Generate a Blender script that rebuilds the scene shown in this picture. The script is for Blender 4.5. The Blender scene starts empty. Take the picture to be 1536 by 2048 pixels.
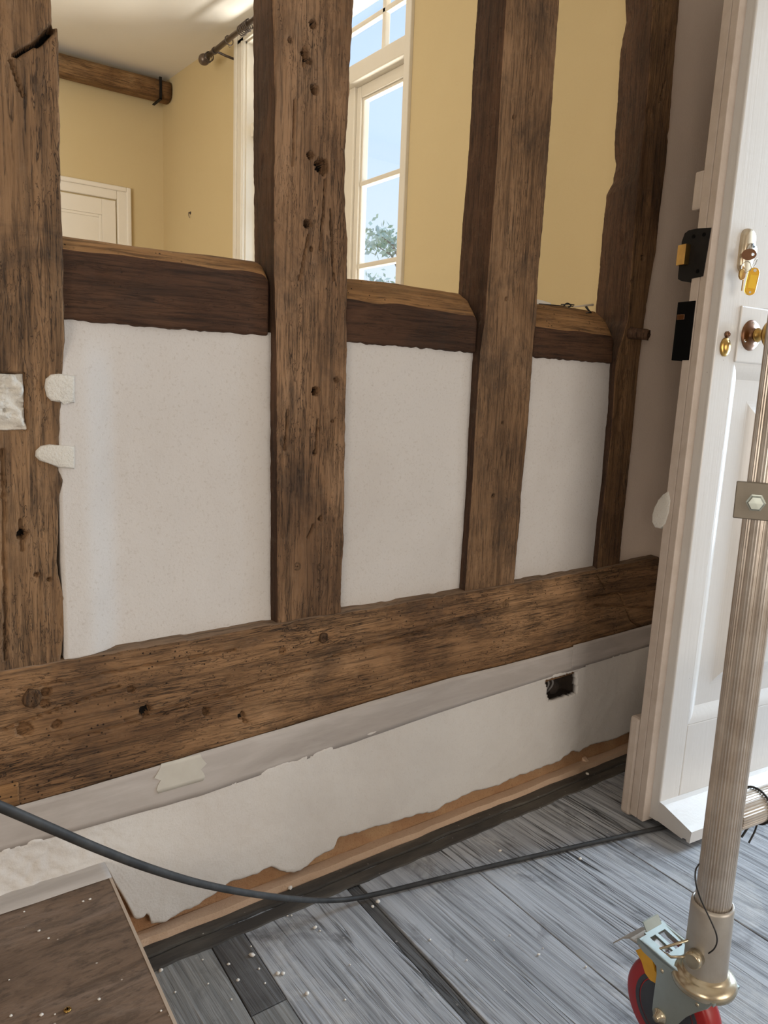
import bpy, bmesh, math, random
import numpy as np
from mathutils import Vector, Matrix

# ------------------------------------------------------------------ camera
F, CX, CY, H = 1520.0, 768.0, 1024.0, 0.92          # focal length in px of the 1536 x 2048 frame
_v1 = np.array([2880 - CX, 858 - CY, F]); _v2 = np.array([-350 - CX, 735 - CY, F])
_x = _v1 / np.linalg.norm(_v1)
_y = _v2 - _x * (_v2 @ _x); _y /= np.linalg.norm(_y)
R = np.stack([_x, _y, np.cross(_x, _y)])             # world = R @ camera(right, down, forward)
CAM = np.array([0, 0, H])
def W(px, py, axis, val):
    """point of the real plane axis=val seen at a measured pixel"""
    d = R @ np.array([px - CX, py - CY, F]); i = 'xyz'.index(axis)
    return CAM + d * ((val - CAM[i]) / d[i])
def WD(px, py, depth):
    return CAM + R @ np.array([px - CX, py - CY, F]) / F * depth

sc = bpy.context.scene
col = sc.collection
cd = bpy.data.cameras.new('camera'); cam = bpy.data.objects.new('camera', cd); col.objects.link(cam)
cd.sensor_fit = 'AUTO'; cd.sensor_width = 36.0; cd.lens = F / 2048 * 36.0
cd.clip_start = 0.02; cd.clip_end = 300
cam.matrix_world = Matrix.Translation((0, 0, H)) @ Matrix([[R[i, 0], -R[i, 1], -R[i, 2]] for i in range(3)]).to_4x4()
sc.camera = cam

# ------------------------------------------------------------------ world, lamps, exposure
sc.view_settings.view_transform = 'Standard'; sc.view_settings.look = 'None'
sc.view_settings.exposure = 0.0; sc.view_settings.gamma = 1.0; sc.view_settings.use_curve_mapping = False
w = bpy.data.worlds.new('sky'); sc.world = w; w.use_nodes = True
nt = w.node_tree; nt.nodes.clear()
tc = nt.nodes.new('ShaderNodeTexCoord'); sp = nt.nodes.new('ShaderNodeSeparateXYZ')
rp = nt.nodes.new('ShaderNodeValToRGB'); bg = nt.nodes.new('ShaderNodeBackground'); wo = nt.nodes.new('ShaderNodeOutputWorld')
nt.links.new(tc.outputs['Generated'], sp.inputs[0]); nt.links.new(sp.outputs['Z'], rp.inputs[0])
rp.color_ramp.elements[0].position = 0.0; rp.color_ramp.elements[0].color = (0.80, 0.89, 0.98, 1)
rp.color_ramp.elements[1].position = 0.75; rp.color_ramp.elements[1].color = (0.30, 0.52, 0.95, 1)
e = rp.color_ramp.elements.new(0.30); e.color = (0.60, 0.78, 0.98, 1)
nt.links.new(rp.outputs[0], bg.inputs[0]); bg.inputs[1].default_value = 1.2
nt.links.new(bg.outputs[0], wo.inputs[0])

def area(name, loc, target, sx, sy, power, color):
    l = bpy.data.lights.new(name, 'AREA'); l.shape = 'RECTANGLE'; l.size = sx; l.size_y = sy
    l.energy = power; l.color = color
    o = bpy.data.objects.new(name, l); col.objects.link(o); o.location = loc
    o.rotation_euler = (Vector(target) - Vector(loc)).to_track_quat('-Z', 'Y').to_euler()
    return o
sun = bpy.data.lights.new('sun', 'SUN'); sun.energy = 2.4; sun.angle = 0.01; sun.color = (1, 0.95, 0.86)
so = bpy.data.objects.new('sun', sun); col.objects.link(so)
so.rotation_euler = Vector((0.28, -0.62, -0.95)).to_track_quat('-Z', 'Y').to_euler()
area('rear_window_daylight', (1.30, -1.92, 1.0), (1.1, 1.1, 0.9), 1.5, 1.2, 26, (1.0, 0.92, 0.84))
area('left_fill_light', (-1.75, -0.95, 1.05), (1.6, 1.1, 1.05), 1.3, 1.2, 29, (1.0, 0.87, 0.73))  # added warm fill from the left to brighten the end bay, not a window
area('doorway_daylight', (3.3, 0.42, 1.15), (0.9, 0.75, 0.2), 0.55, 1.9, 74, (0.68, 0.84, 1.0))
area('back_room_fill', (-1.3, 1.55, 1.3), (-0.4, 4.8, 2.5), 1.6, 1.2, 62, (1.0, 0.95, 0.86))  # added unseen fill that brightens the back room's walls and ceiling
area('window_ground_bounce', (3.2, 3.05, 0.55), (1.2, 3.1, 2.3), 1.6, 0.8, 190, (1.0, 0.96, 0.88))

# ------------------------------------------------------------------ helpers
rng = np.random.default_rng(5); random.seed(5)
def lin(r, g, b):
    f = lambda v: (v / 255 / 12.92) if v / 255 <= 0.04045 else ((v / 255 + 0.055) / 1.055) ** 2.4
    return (f(r), f(g), f(b), 1.0)

def hsh(ix, iy, iz, seed):
    n = (ix * 374761393 + iy * 668265263 + iz * 1274126177 + seed * 974711).astype(np.int64) & 0xffffffff
    n = ((n ^ (n >> 13)) * 1274126177) & 0xffffffff
    n = (n ^ (n >> 16)) & 0xffffffff
    return n / 4294967295.0
def vnoise(x, y, z, seed=0):
    x, y, z = np.broadcast_arrays(np.asarray(x, float), np.asarray(y, float), np.asarray(z, float))
    ix, iy, iz = np.floor(x).astype(np.int64), np.floor(y).astype(np.int64), np.floor(z).astype(np.int64)
    fx, fy, fz = x - ix, y - iy, z - iz
    fx, fy, fz = fx*fx*(3-2*fx), fy*fy*(3-2*fy), fz*fz*(3-2*fz)
    r = 0
    for dx in (0, 1):
        for dy in (0, 1):
            for dz in (0, 1):
                r = r + hsh(ix+dx, iy+dy, iz+dz, seed) * (fx if dx else 1-fx) * (fy if dy else 1-fy) * (fz if dz else 1-fz)
    return r
def fbm(x, y, z, seed=0, o=3):
    r = 0; a = 0.5
    for k in range(o):
        r = r + a * vnoise(np.asarray(x)*2**k, np.asarray(y)*2**k, np.asarray(z)*2**k, seed+k); a *= 0.5
    return r / (1 - 0.5**o)

def link(name, me, mat, parent=None, smooth=False):
    o = bpy.data.objects.new(name, me); col.objects.link(o)
    if mat is not None and not me.materials: me.materials.append(mat)
    if smooth: me.polygons.foreach_set('use_smooth', [True] * len(me.polygons))
    if parent is not None:
        o.parent = parent
        if parent.type == 'EMPTY': o.matrix_parent_inverse = Matrix.Translation(-parent.location)
    return o
def from_arrays(name, V, Fq, mat, parent=None, smooth=True, extra=None):
    me = bpy.data.meshes.new(name)
    faces = [tuple(f) for f in Fq.tolist()] + (extra or [])
    me.from_pydata(V.tolist(), [], faces); me.update()
    return link(name, me, mat, parent, smooth)
def obj(name, bm, mat, parent=None, smooth=False, M=None):
    if M is not None: bmesh.ops.transform(bm, matrix=M, verts=bm.verts)
    bmesh.ops.recalc_face_normals(bm, faces=bm.faces)
    me = bpy.data.meshes.new(name); bm.to_mesh(me); bm.free()
    return link(name, me, mat, parent, smooth)
def auto_smooth(o, ang=40):
    me = o.data; me.polygons.foreach_set('use_smooth', [True] * len(me.polygons))
    bm = bmesh.new(); bm.from_mesh(me)
    for ed in bm.edges:
        if len(ed.link_faces) == 2 and ed.calc_face_angle(0) > math.radians(ang): ed.smooth = False
    bm.to_mesh(me); bm.free(); return o
def thing(name, label, cat, loc=(0, 0, 0), group=None):
    o = bpy.data.objects.new(name, None); col.objects.link(o); o.location = loc; o.empty_display_size = 0.05
    tag(o, label, cat, group); bpy.context.view_layer.update(); return o
def tag(o, label, cat, group=None):
    o['label'] = label; o['category'] = cat
    if group: o['group'] = group
    return o
def struct(o): o['kind'] = 'structure'; return o

def add_box(bm, x0, x1, y0, y1, z0, z1, bev=0.0):
    r = bmesh.ops.create_cube(bm, size=1.0)
    for v in r['verts']:
        v.co = Vector(((x0+x1)/2 + v.co.x*(x1-x0), (y0+y1)/2 + v.co.y*(y1-y0), (z0+z1)/2 + v.co.z*(z1-z0)))
    if bev > 0:
        es = list({ed for v in r['verts'] for ed in v.link_edges})
        bmesh.ops.bevel(bm, geom=es, offset=bev, segments=2, profile=0.5, affect='EDGES')
    return bm
def box(x0, x1, y0, y1, z0, z1, bev=0.0): return add_box(bmesh.new(), x0, x1, y0, y1, z0, z1, bev)
def add_prism(bm, pts, depth_vec):
    """closed polygon (3-D points) extruded along a vector"""
    a = [bm.verts.new(p) for p in pts]; d = Vector(depth_vec)
    b = [bm.verts.new(Vector(p) + d) for p in pts]
    bm.faces.new(a); bm.faces.new(list(reversed(b)))
    for i in range(len(a)):
        j = (i + 1) % len(a); bm.faces.new((a[i], b[i], b[j], a[j]))
    return bm
def frame_of(axis):
    z = Vector(axis).normalized(); h = Vector((0, 0, 1)) if abs(z.z) < 0.9 else Vector((1, 0, 0))
    x = h.cross(z).normalized(); return x, z.cross(x), z
def add_lathe(bm, base, axis, prof, n=32, cap=True):
    """prof: list of (distance along axis, radius)"""
    x, y, z = frame_of(axis); b = Vector(base); rings = []
    for h, r in prof:
        rings.append([bm.verts.new(b + z*h + (x*math.cos(2*math.pi*k/n) + y*math.sin(2*math.pi*k/n))*max(r, 1e-5)) for k in range(n)])
    for a, c in zip(rings, rings[1:]):
        for k in range(n): bm.faces.new((a[k], a[(k+1) % n], c[(k+1) % n], c[k]))
    if cap:
        bm.faces.new(list(reversed(rings[0]))); bm.faces.new(rings[-1])
    return bm
def lathe(base, axis, prof, n=32): return add_lathe(bmesh.new(), base, axis, prof, n)
def add_tube(bm, pts, r, n=10, closed=False):
    pts = [Vector(p) for p in pts]; m = len(pts); rings = []; up = None
    for i in range(m):
        t = (pts[(i+1) % m] - pts[i-1]) if closed else (pts[min(i+1, m-1)] - pts[max(i-1, 0)])
        t.normalize()
        if up is None: up = Vector((0, 0, 1)) if abs(t.z) < 0.9 else Vector((1, 0, 0))
        sx = up.cross(t).normalized(); up = t.cross(sx).normalized()
        rr = r[i] if isinstance(r, (list, tuple)) else r
        rings.append([bm.verts.new(pts[i] + (sx*math.cos(2*math.pi*k/n) + up*math.sin(2*math.pi*k/n))*rr) for k in range(n)])
    for i in range(m if closed else m-1):
        a, c = rings[i], rings[(i+1) % m]
        for k in range(n): bm.faces.new((a[k], a[(k+1) % n], c[(k+1) % n], c[k]))
    if not closed: bm.faces.new(list(reversed(rings[0]))); bm.faces.new(rings[-1])
    return bm
def tube(pts, r, n=10, closed=False): return add_tube(bmesh.new(), pts, r, n, closed)
def spline(pts, n=8):
    P = [np.array(p, float) for p in pts]; P = [2*P[0]-P[1]] + P + [2*P[-1]-P[-2]]; out = []
    for i in range(1, len(P)-2):
        for k in range(n):
            t = k / n
            out.append(0.5*((2*P[i]) + (-P[i-1]+P[i+1])*t + (2*P[i-1]-5*P[i]+4*P[i+1]-P[i+2])*t*t + (-P[i-1]+3*P[i]-3*P[i+1]+P[i+2])*t**3))
    out.append(P[-2]); return out

# ------------------------------------------------------------------ materials
class NT:
    def __init__(s, name):
        s.m = bpy.data.materials.new(name); s.m.use_nodes = True; s.t = s.m.node_tree
        s.b = s.t.nodes['Principled BSDF']; s.co = s.t.nodes.new('ShaderNodeTexCoord').outputs['Object']
    def n(s, ty, **kw):
        nd = s.t.nodes.new(ty)
        for k, v in kw.items(): setattr(nd, k, v)
        return nd
    def l(s, a, b): s.t.links.new(a, b)
    def map(s, scale, co=None):
        m = s.n('ShaderNodeMapping'); m.inputs['Scale'].default_value = scale; s.l(co or s.co, m.inputs[0]); return m.outputs[0]
    def noise(s, scale, detail=4, rough=0.55, vec=(1, 1, 1), dist=0.0, co=None):
        nd = s.n('ShaderNodeTexNoise'); nd.inputs['Scale'].default_value = scale; nd.inputs['Detail'].default_value = detail
        nd.inputs['Roughness'].default_value = rough; nd.inputs['Distortion'].default_value = dist
        s.l(s.map(vec, co), nd.inputs['Vector']); return nd.outputs[0]
    def wave(s, scale, dist, dscale, vec, direction='X'):
        nd = s.n('ShaderNodeTexWave', bands_direction=direction); nd.inputs['Scale'].default_value = scale
        nd.inputs['Distortion'].default_value = dist; nd.inputs['Detail'].default_value = 3; nd.inputs['Detail Scale'].default_value = dscale
        s.l(s.map(vec), nd.inputs['Vector']); return nd.outputs['Fac']
    def voro(s, scale, vec=(1, 1, 1), feature='F1'):
        nd = s.n('ShaderNodeTexVoronoi', feature=feature); nd.inputs['Scale'].default_value = scale; s.l(s.map(vec), nd.inputs['Vector']); return nd.outputs['Distance']
    def ramp(s, v, *stops):
        r = s.n('ShaderNodeValToRGB'); el = r.color_ramp.elements
        while len(el) < len(stops): el.new(0.5)
        for k, (p, c) in enumerate(stops):
            el[k].position = p; el[k].color = c if isinstance(c, tuple) else (c, c, c, 1)
        s.l(v, r.inputs[0]); return r.outputs[0]
    def mix(s, fac, a, b, mode='MIX'):
        m = s.n('ShaderNodeMix', data_type='RGBA', blend_type=mode)
        for v, k in ((fac, 0), (a, 6), (b, 7)):
            if isinstance(v, (int, float)): m.inputs[k].default_value = v
            elif isinstance(v, tuple): m.inputs[k].default_value = v
            else: s.l(v, m.inputs[k])
        return m.outputs[2]
    def math(s, op, a, b=0.0):
        m = s.n('ShaderNodeMath', operation=op)
        for v, k in ((a, 0), (b, 1)):
            if isinstance(v, (int, float)): m.inputs[k].default_value = v
            else: s.l(v, m.inputs[k])
        return m.outputs[0]
    def out(s, color=None, rough=None, bump=None, bstr=0.3, bdist=0.002, metal=None, spec=None):
        for v, k in ((color, 'Base Color'), (rough, 'Roughness'), (metal, 'Metallic'), (spec, 'Specular IOR Level')):
            if v is None: continue
            if isinstance(v, (int, float, tuple)): s.b.inputs[k].default_value = v
            else: s.l(v, s.b.inputs[k])
        if bump is not None:
            b = s.n('ShaderNodeBump'); b.inputs['Strength'].default_value = bstr; b.inputs['Distance'].default_value = bdist
            s.l(bump, b.inputs['Height']); s.l(b.outputs[0], s.b.inputs['Normal'])
        return s.m

def wood(name, axis, dark, mid, light, stain=0.5, crack=1.0, worm=0.0, rough=0.75, fine=1.0, dusty=0.14):
    s = NT(name); L = 'xyz'.index(axis)
    def v(a, b): t = [a, a, a]; t[L] = b; return tuple(t)
    big = s.noise(6, 5, 0.62, v(1, 0.4), 0.6)
    c = s.ramp(big, (0.34, dark), (0.52, mid), (0.68, light))
    rings = s.noise(60*fine, 4, 0.6, v(1, 0.03), 1.0)                   # growth rings along the length
    c = s.mix(s.ramp(rings, (0.36, 0.6), (0.5, 0.0)), c, s.mix(0.6, c, (0.012, 0.007, 0.004, 1)))
    pores = s.noise(230*fine, 4, 0.65, v(1, 0.05), 0.5)
    c = s.mix(s.ramp(pores, (0.36, 0.8), (0.49, 0.0)), c, s.mix(0.65, c, (0.01, 0.006, 0.004, 1)))
    c = s.mix(s.ramp(pores, (0.55, 0.0), (0.72, 0.35)), c, s.mix(0.5, c, light))
    st = s.noise(8, 6, 0.72, v(1, 0.6), 0.8)
    c = s.mix(s.ramp(st, (0.50, 0.0), (0.64, stain)), c, s.mix(0.72, c, (0.02, 0.018, 0.017, 1)))
    ck = s.noise(75, 4, 0.62, v(1, 0.06), 1.3)
    gate = s.noise(9, 3, 0.55, v(1, 0.6))
    ckm = s.math('MULTIPLY', s.ramp(ck, (0.478, 0.0), (0.5, 1.0), (0.522, 0.0)), s.ramp(gate, (0.44, 0.0), (0.58, crack)))
    c = s.mix(s.math('MULTIPLY', ckm, 0.9), c, (0.012, 0.008, 0.006, 1))
    ck2 = s.noise(105, 3, 0.6, v(1, 0.13), 2.2); gate2 = s.noise(16, 3, 0.6, v(1, 0.5))
    ckn = s.math('MULTIPLY', s.ramp(ck2, (0.482, 0.0), (0.5, 1.0), (0.518, 0.0)), s.ramp(gate2, (0.40, 0.0), (0.56, crack)))
    c = s.mix(s.math('MULTIPLY', ckn, 0.85), c, (0.014, 0.009, 0.006, 1)); ckm = s.math('MAXIMUM', ckm, ckn)
    h = s.math('SUBTRACT', s.math('ADD', s.math('MULTIPLY', rings, 0.5), s.math('MULTIPLY', pores, 0.7)), s.math('MULTIPLY', ckm, 0.8))
    if worm > 0:
        wv = s.voro(95); wg = s.noise(9, 3)
        wm = s.math('MULTIPLY', s.ramp(wv, (0.10, 1.0), (0.17, 0.0)), s.ramp(wg, (0.42, 0.0), (0.55, worm)))
        c = s.mix(wm, c, (0.008, 0.005, 0.003, 1)); h = s.math('SUBTRACT', h, wm)
    dust = s.noise(60, 4, 0.7)
    c = s.mix(s.ramp(dust, (0.55, 0.0), (0.8, dusty)), c, s.mix(0.5, c, (0.5, 0.42, 0.32, 1)))
    return s.out(c, rough, h, 0.6, 0.003, spec=0.25)

M = {}
M['post_one'] = wood('oak_grey_brown', 'z', (0.115, 0.066, 0.034, 1), (0.24, 0.138, 0.069, 1), (0.33, 0.197, 0.102, 1), 0.55, 0.9)
M['post_two'] = wood('oak_mid_brown', 'z', (0.155, 0.086, 0.044, 1), (0.275, 0.158, 0.082, 1), (0.36, 0.218, 0.122, 1), 0.5, 1.0)
M['post_three'] = wood('oak_straight_grain', 'z', (0.105, 0.06, 0.031, 1), (0.22, 0.127, 0.065, 1), (0.30, 0.18, 0.097, 1), 0.6, 0.7, fine=1.3)
M['post_four'] = wood('oak_dark', 'z', (0.09, 0.046, 0.021, 1), (0.20, 0.11, 0.052, 1), (0.275, 0.16, 0.077, 1), 0.45, 0.8)
M['rail_face'] = wood('oak_dark_rail', 'x', (0.045, 0.021, 0.011, 1), (0.078, 0.037, 0.019, 1), (0.115, 0.058, 0.03, 1), 0.4, 0.4, 0.3, dusty=0.0)  # darker oak on the rail fronts than on their tops
M['rail_top'] = wood('oak_waney_edge', 'x', (0.20, 0.10, 0.038, 1), (0.31, 0.165, 0.068, 1), (0.39, 0.225, 0.10, 1), 0.2, 0.3, 1.0)
M['sill'] = wood('oak_sill', 'x', (0.12, 0.062, 0.029, 1), (0.265, 0.145, 0.068, 1), (0.38, 0.22, 0.11, 1), 0.55, 1.0, 0.9, fine=0.9)
M['ledge'] = wood('oak_dusty_ledge', 'x', (0.17, 0.105, 0.06, 1), (0.25, 0.165, 0.105, 1), (0.31, 0.215, 0.145, 1), 0.15, 0.15)
M['flank'] = wood('oak_darker_side', 'z', (0.05, 0.025, 0.014, 1), (0.088, 0.045, 0.025, 1), (0.13, 0.068, 0.037, 1), 0.4, 0.5, 0.3)  # darker oak for the posts' left sides and the peg
M['hole'] = None
M['log'] = wood('old_log', 'x', (0.17, 0.088, 0.035, 1), (0.30, 0.17, 0.075, 1), (0.42, 0.27, 0.14, 1), 0.2, 0.7)

def plaster(name, base, spot, patch, sp=0.35, pa=0.4, bstr=0.35, rough=0.9, sc_=1.0):
    s = NT(name)
    c = s.mix(s.ramp(s.noise(2.6*sc_, 5, 0.65, dist=0.5), (0.42, 0.0), (0.7, pa)), base, patch)
    c = s.mix(s.ramp(s.noise(210, 3, 0.7), (0.56, 0.0), (0.72, sp)), c, spot)
    h = s.math('ADD', s.noise(260, 3, 0.6), s.math('MULTIPLY', s.noise(30, 4), 0.6))
    return s.out(c, rough, h, bstr, 0.002, spec=0.2)
M['panel'] = plaster('panel_plaster', (0.635, 0.605, 0.575, 1), (0.38, 0.32, 0.26, 1), (0.52, 0.475, 0.435, 1))
M['low_plaster'] = plaster('lower_wall_plaster', (0.655, 0.625, 0.585, 1), (0.46, 0.40, 0.335, 1), (0.53, 0.48, 0.435, 1), 0.25, 0.45, 0.3)
M['rough_plaster'] = plaster('rough_white_plaster', (0.70, 0.675, 0.615, 1), (0.36, 0.31, 0.25, 1), (0.59, 0.55, 0.485, 1), 0.45, 0.4, 0.9)
M['brown_plaster'] = plaster('exposed_brown_plaster', (0.36, 0.20, 0.105, 1), (0.14, 0.07, 0.035, 1), (0.50, 0.33, 0.18, 1), 0.6, 0.9, 0.9, sc_=3)
M['batten'] = plaster('bare_floor_edge', (0.58, 0.41, 0.285, 1), (0.30, 0.18, 0.11, 1), (0.46, 0.31, 0.205, 1), 0.35, 0.6, 0.4)
M['yellow'] = plaster('yellow_wall_paint', (0.64, 0.51, 0.29, 1), (0.56, 0.43, 0.23, 1), (0.60, 0.465, 0.255, 1), 0.2, 0.3, 0.1)
M['ceiling'] = plaster('ceiling_paint', (0.86, 0.82, 0.74, 1), (0.7, 0.65, 0.57, 1), (0.78, 0.73, 0.65, 1), 0.2, 0.2, 0.1)
M['side_plaster'] = plaster('end_bay_plaster', (0.72, 0.61, 0.52, 1), (0.58, 0.48, 0.40, 1), (0.66, 0.55, 0.46, 1), 0.2, 0.4, 0.25)
M['near_wall'] = plaster('near_room_paint', (0.72, 0.69, 0.65, 1), (0.62, 0.58, 0.54, 1), (0.68, 0.65, 0.6, 1), 0.2, 0.3, 0.1)
s = NT('masking_tape')
c = s.mix(s.ramp(s.noise(9, 5, 0.65, (0.4, 1, 1.5), 0.6), (0.35, 0.0), (0.7, 0.8)), (0.46, 0.415, 0.38, 1), (0.335, 0.295, 0.262, 1))
c = s.mix(s.ramp(s.noise(40, 4, 0.6, (0.12, 1, 1)), (0.5, 0.0), (0.7, 0.35)), c, (0.62, 0.58, 0.54, 1))
M['tape'] = s.out(c, 0.62, s.noise(45, 3, 0.5, (0.25, 1, 1)), 0.25, 0.002)
s = NT('torn_tape_piece'); M['tape_light'] = s.out(s.mix(s.ramp(s.noise(30, 4), (0.4, 0.0), (0.7, 0.6)), (0.56, 0.53, 0.46, 1), (0.48, 0.445, 0.385, 1)), 0.6)

def floorwood(name, base, mid, pale, blot=0.7, dust=0.5):
    s = NT(name)
    g = s.noise(46, 5, 0.6, (1, 0.03, 1), 0.9)
    c = s.mix(s.ramp(g, (0.40, 0.0), (0.56, 1.0)), base, mid)
    f = s.noise(150, 4, 0.6, (1, 0.03, 1), 0.6)
    c = s.mix(s.ramp(f, (0.36, 0.85), (0.48, 0.0)), c, s.mix(0.6, c, (0.02, 0.02, 0.022, 1)))
    d = s.noise(6.5, 6, 0.7, (1, 0.75, 1), 0.5)
    c = s.mix(s.ramp(d, (0.54, 0.0), (0.74, dust)), c, pale)
    k = s.noise(9, 5, 0.65, (1, 0.6, 1), 0.8)
    c = s.mix(s.ramp(k, (0.56, 0.0), (0.72, blot)), c, (0.045, 0.047, 0.052, 1))
    ck = s.noise(30, 3, 0.55, (1, 0.025, 1), 1.8)
    gate = s.noise(5, 3, 0.5, (1, 0.5, 1))
    cm = s.math('MULTIPLY', s.ramp(ck, (0.475, 0.0), (0.5, 1.0), (0.525, 0.0)), s.ramp(gate, (0.48, 0.0), (0.6, 1.0)))
    c = s.mix(cm, c, (0.015, 0.014, 0.014, 1))
    w_ = s.voro(38); wg = s.noise(14, 2)
    c = s.mix(s.math('MULTIPLY', s.ramp(w_, (0.05, 1.0), (0.1, 0.0)), s.ramp(wg, (0.5, 0.0), (0.6, 0.55))), c, (0.6, 0.57, 0.54, 1))
    h = s.math('SUBTRACT', s.math('ADD', s.math('MULTIPLY', f, 1.0), s.math('MULTIPLY', g, 0.8)), cm)
    return s.out(c, s.ramp(d, (0.35, 0.38), (0.7, 0.62)), h, 0.7, 0.003, spec=0.45)
M['board_blue'] = floorwood('grey_painted_board', (0.27, 0.285, 0.305, 1), (0.40, 0.417, 0.445, 1), (0.56, 0.55, 0.53, 1), 0.75, 0.75)
M['board_grey'] = floorwood('dull_grey_board', (0.17, 0.175, 0.173, 1), (0.27, 0.275, 0.27, 1), (0.38, 0.37, 0.36, 1), 0.6, 0.35)
M['board_dark'] = floorwood('dark_board', (0.07, 0.07, 0.071, 1), (0.115, 0.117, 0.12, 1), (0.24, 0.235, 0.23, 1), 0.8, 0.3)
s = NT('floor_margin'); c = s.mix(s.ramp(s.noise(20, 5, 0.65, (0.25, 1, 1)), (0.4, 0.0), (0.7, 1.0)), (0.035, 0.032, 0.029, 1), (0.105, 0.092, 0.074, 1))
c = s.mix(s.ramp(s.voro(60), (0.05, 0.7), (0.09, 0.0)), c, (0.4, 0.37, 0.33, 1))
M['margin'] = s.out(c, 0.6, s.noise(60, 4, 0.6, (0.2, 1, 1)), 0.5, 0.003)
s = NT('step_board'); base = s.ramp(s.noise(4.5, 6, 0.7, (0.5, 1.4, 1), 1.0), (0.3, (0.105, 0.070, 0.048, 1)), (0.5, (0.205, 0.138, 0.095, 1)), (0.7, (0.275, 0.205, 0.16, 1)))
g = s.noise(26, 6, 0.7, (0.22, 1, 1), 1.4)
c = s.mix(s.ramp(g, (0.36, 0.8), (0.5, 0.0)), base, s.mix(0.55, base, (0.03, 0.022, 0.016, 1)))
c = s.mix(s.ramp(s.noise(90, 5, 0.7, (0.5, 1, 1)), (0.35, 0.55), (0.48, 0.0)), c, (0.06, 0.045, 0.034, 1))
c = s.mix(s.ramp(s.noise(7, 5, 0.7), (0.55, 0.0), (0.75, 0.35)), c, (0.21, 0.115, 0.05, 1))
c = s.mix(s.ramp(s.voro(34), (0.035, 0.9), (0.06, 0.0)), c, (0.55, 0.49, 0.42, 1))
M['step'] = s.out(c, 0.66, s.math('ADD', g, s.noise(120, 4, 0.6, (0.5, 1, 1))), 0.6, 0.002, spec=0.3)
def flat(name, c, rough=0.5, metal=0.0, var=0.0, vs=25, vc=None, bump=0.0, spec=None):
    s = NT(name)
    if var > 0: colr = s.mix(s.ramp(s.noise(vs, 4, 0.6), (0.4, 0.0), (0.72, var)), c, vc or (c[0]*.4, c[1]*.4, c[2]*.4, 1))
    else: colr = c
    return s.out(colr, rough, s.noise(vs*6, 3) if bump > 0 else None, bump, 0.001, metal, spec)
M['hole'] = flat('nail_hole_shade', (0.012, 0.009, 0.007, 1), 0.95)  # near-black paints in the shade inside stained nail holes and deep cracks
M['nosing'] = flat('pale_cut_edge', (0.50, 0.40, 0.31, 1), 0.6)
s = NT('door_gloss_paint'); st = s.noise(150, 4, 0.6, (1, 1, 0.02)); big = s.noise(5, 4, 0.6, (1, 1, 0.5))
c = s.mix(s.ramp(big, (0.5, 0.0), (0.75, 0.3)), (0.65, 0.625, 0.59, 1), (0.56, 0.505, 0.455, 1))
c = s.mix(s.ramp(s.voro(42, (1, 1, 0.7)), (0.02, 0.7), (0.045, 0.0)), c, (0.16, 0.12, 0.09, 1))
M['door'] = s.out(c, 0.2, s.math('ADD', st, s.math('MULTIPLY', big, 1.2)), 0.28, 0.0012, spec=0.5)
M['door_edge'] = flat('door_edge_paint', (0.56, 0.475, 0.405, 1), 0.5, 0, 0.35, 30, (0.36, 0.28, 0.21, 1), 0.15)
M['cream'] = flat('cream_gloss_paint', (0.78, 0.72, 0.61, 1), 0.35, 0, 0.15, 12, (0.66, 0.59, 0.46, 1))
M['white_far'] = flat('far_door_paint', (0.82, 0.76, 0.66, 1), 0.4, 0, 0.2, 9, (0.74, 0.67, 0.56, 1))
M['brass'] = flat('aged_brass', (0.52, 0.33, 0.10, 1), 0.28, 1.0, 0.5, 40, (0.25, 0.13, 0.04, 1))
M['bright_brass'] = flat('worn_nickel_brass', (0.62, 0.52, 0.38, 1), 0.28, 1.0, 0.4, 30, (0.40, 0.27, 0.13, 1))
M['bronze'] = flat('brown_bronze', (0.22, 0.115, 0.065, 1), 0.32, 1.0, 0.4, 40, (0.10, 0.045, 0.025, 1))
M['steel_key'] = flat('polished_steel', (0.72, 0.70, 0.66, 1), 0.18, 1.0)
M['black_iron'] = flat('black_japanned_iron', (0.009, 0.008, 0.008, 1), 0.6, 0.0, 0.4, 60, (0.02, 0.018, 0.016, 1), 0.3, 0.2)
M['void'] = flat('lock_cavity_black', (0.003, 0.003, 0.003, 1), 0.8, spec=0.08)
s = NT('amber_plastic'); M['amber'] = s.out((0.85, 0.42, 0.015, 1), 0.25); s.b.inputs['Transmission Weight'].default_value = 0.25
s = NT('amber_label'); M['amber_light'] = s.out((0.95, 0.60, 0.05, 1), 0.35)
M['alu'] = flat('dusty_aluminium', (0.62, 0.575, 0.52, 1), 0.30, 0.75, 0.5, 22, (0.34, 0.27, 0.21, 1), 0.1)
M['cast_alu'] = flat('cast_aluminium', (0.46, 0.43, 0.385, 1), 0.42, 0.6, 0.4, 30, (0.30, 0.25, 0.20, 1), 0.15)
M['zinc'] = flat('zinc_plated_steel', (0.42, 0.475, 0.455, 1), 0.36, 0.8, 0.5, 18, (0.32, 0.33, 0.28, 1))
M['zinc_gold'] = flat('passivated_steel', (0.56, 0.50, 0.38, 1), 0.26, 0.9, 0.5, 25, (0.36, 0.26, 0.13, 1))
M['steel_grey'] = flat('dull_galvanised_steel', (0.25, 0.225, 0.185, 1), 0.5, 0.6, 0.4, 30, (0.17, 0.15, 0.12, 1))
M['tyre'] = flat('red_polyurethane', (0.33, 0.012, 0.012, 1), 0.35, 0, 0.35, 20, (0.20, 0.02, 0.02, 1))
M['hub'] = flat('charcoal_hub', (0.035, 0.04, 0.052, 1), 0.5, 0, 0.4, 60, (0.06, 0.065, 0.075, 1))
M['yellow_tag'] = flat('yellow_plastic', (0.62, 0.33, 0.02, 1), 0.45, 0, 0.4, 40, (0.4, 0.19, 0.02, 1))
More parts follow.
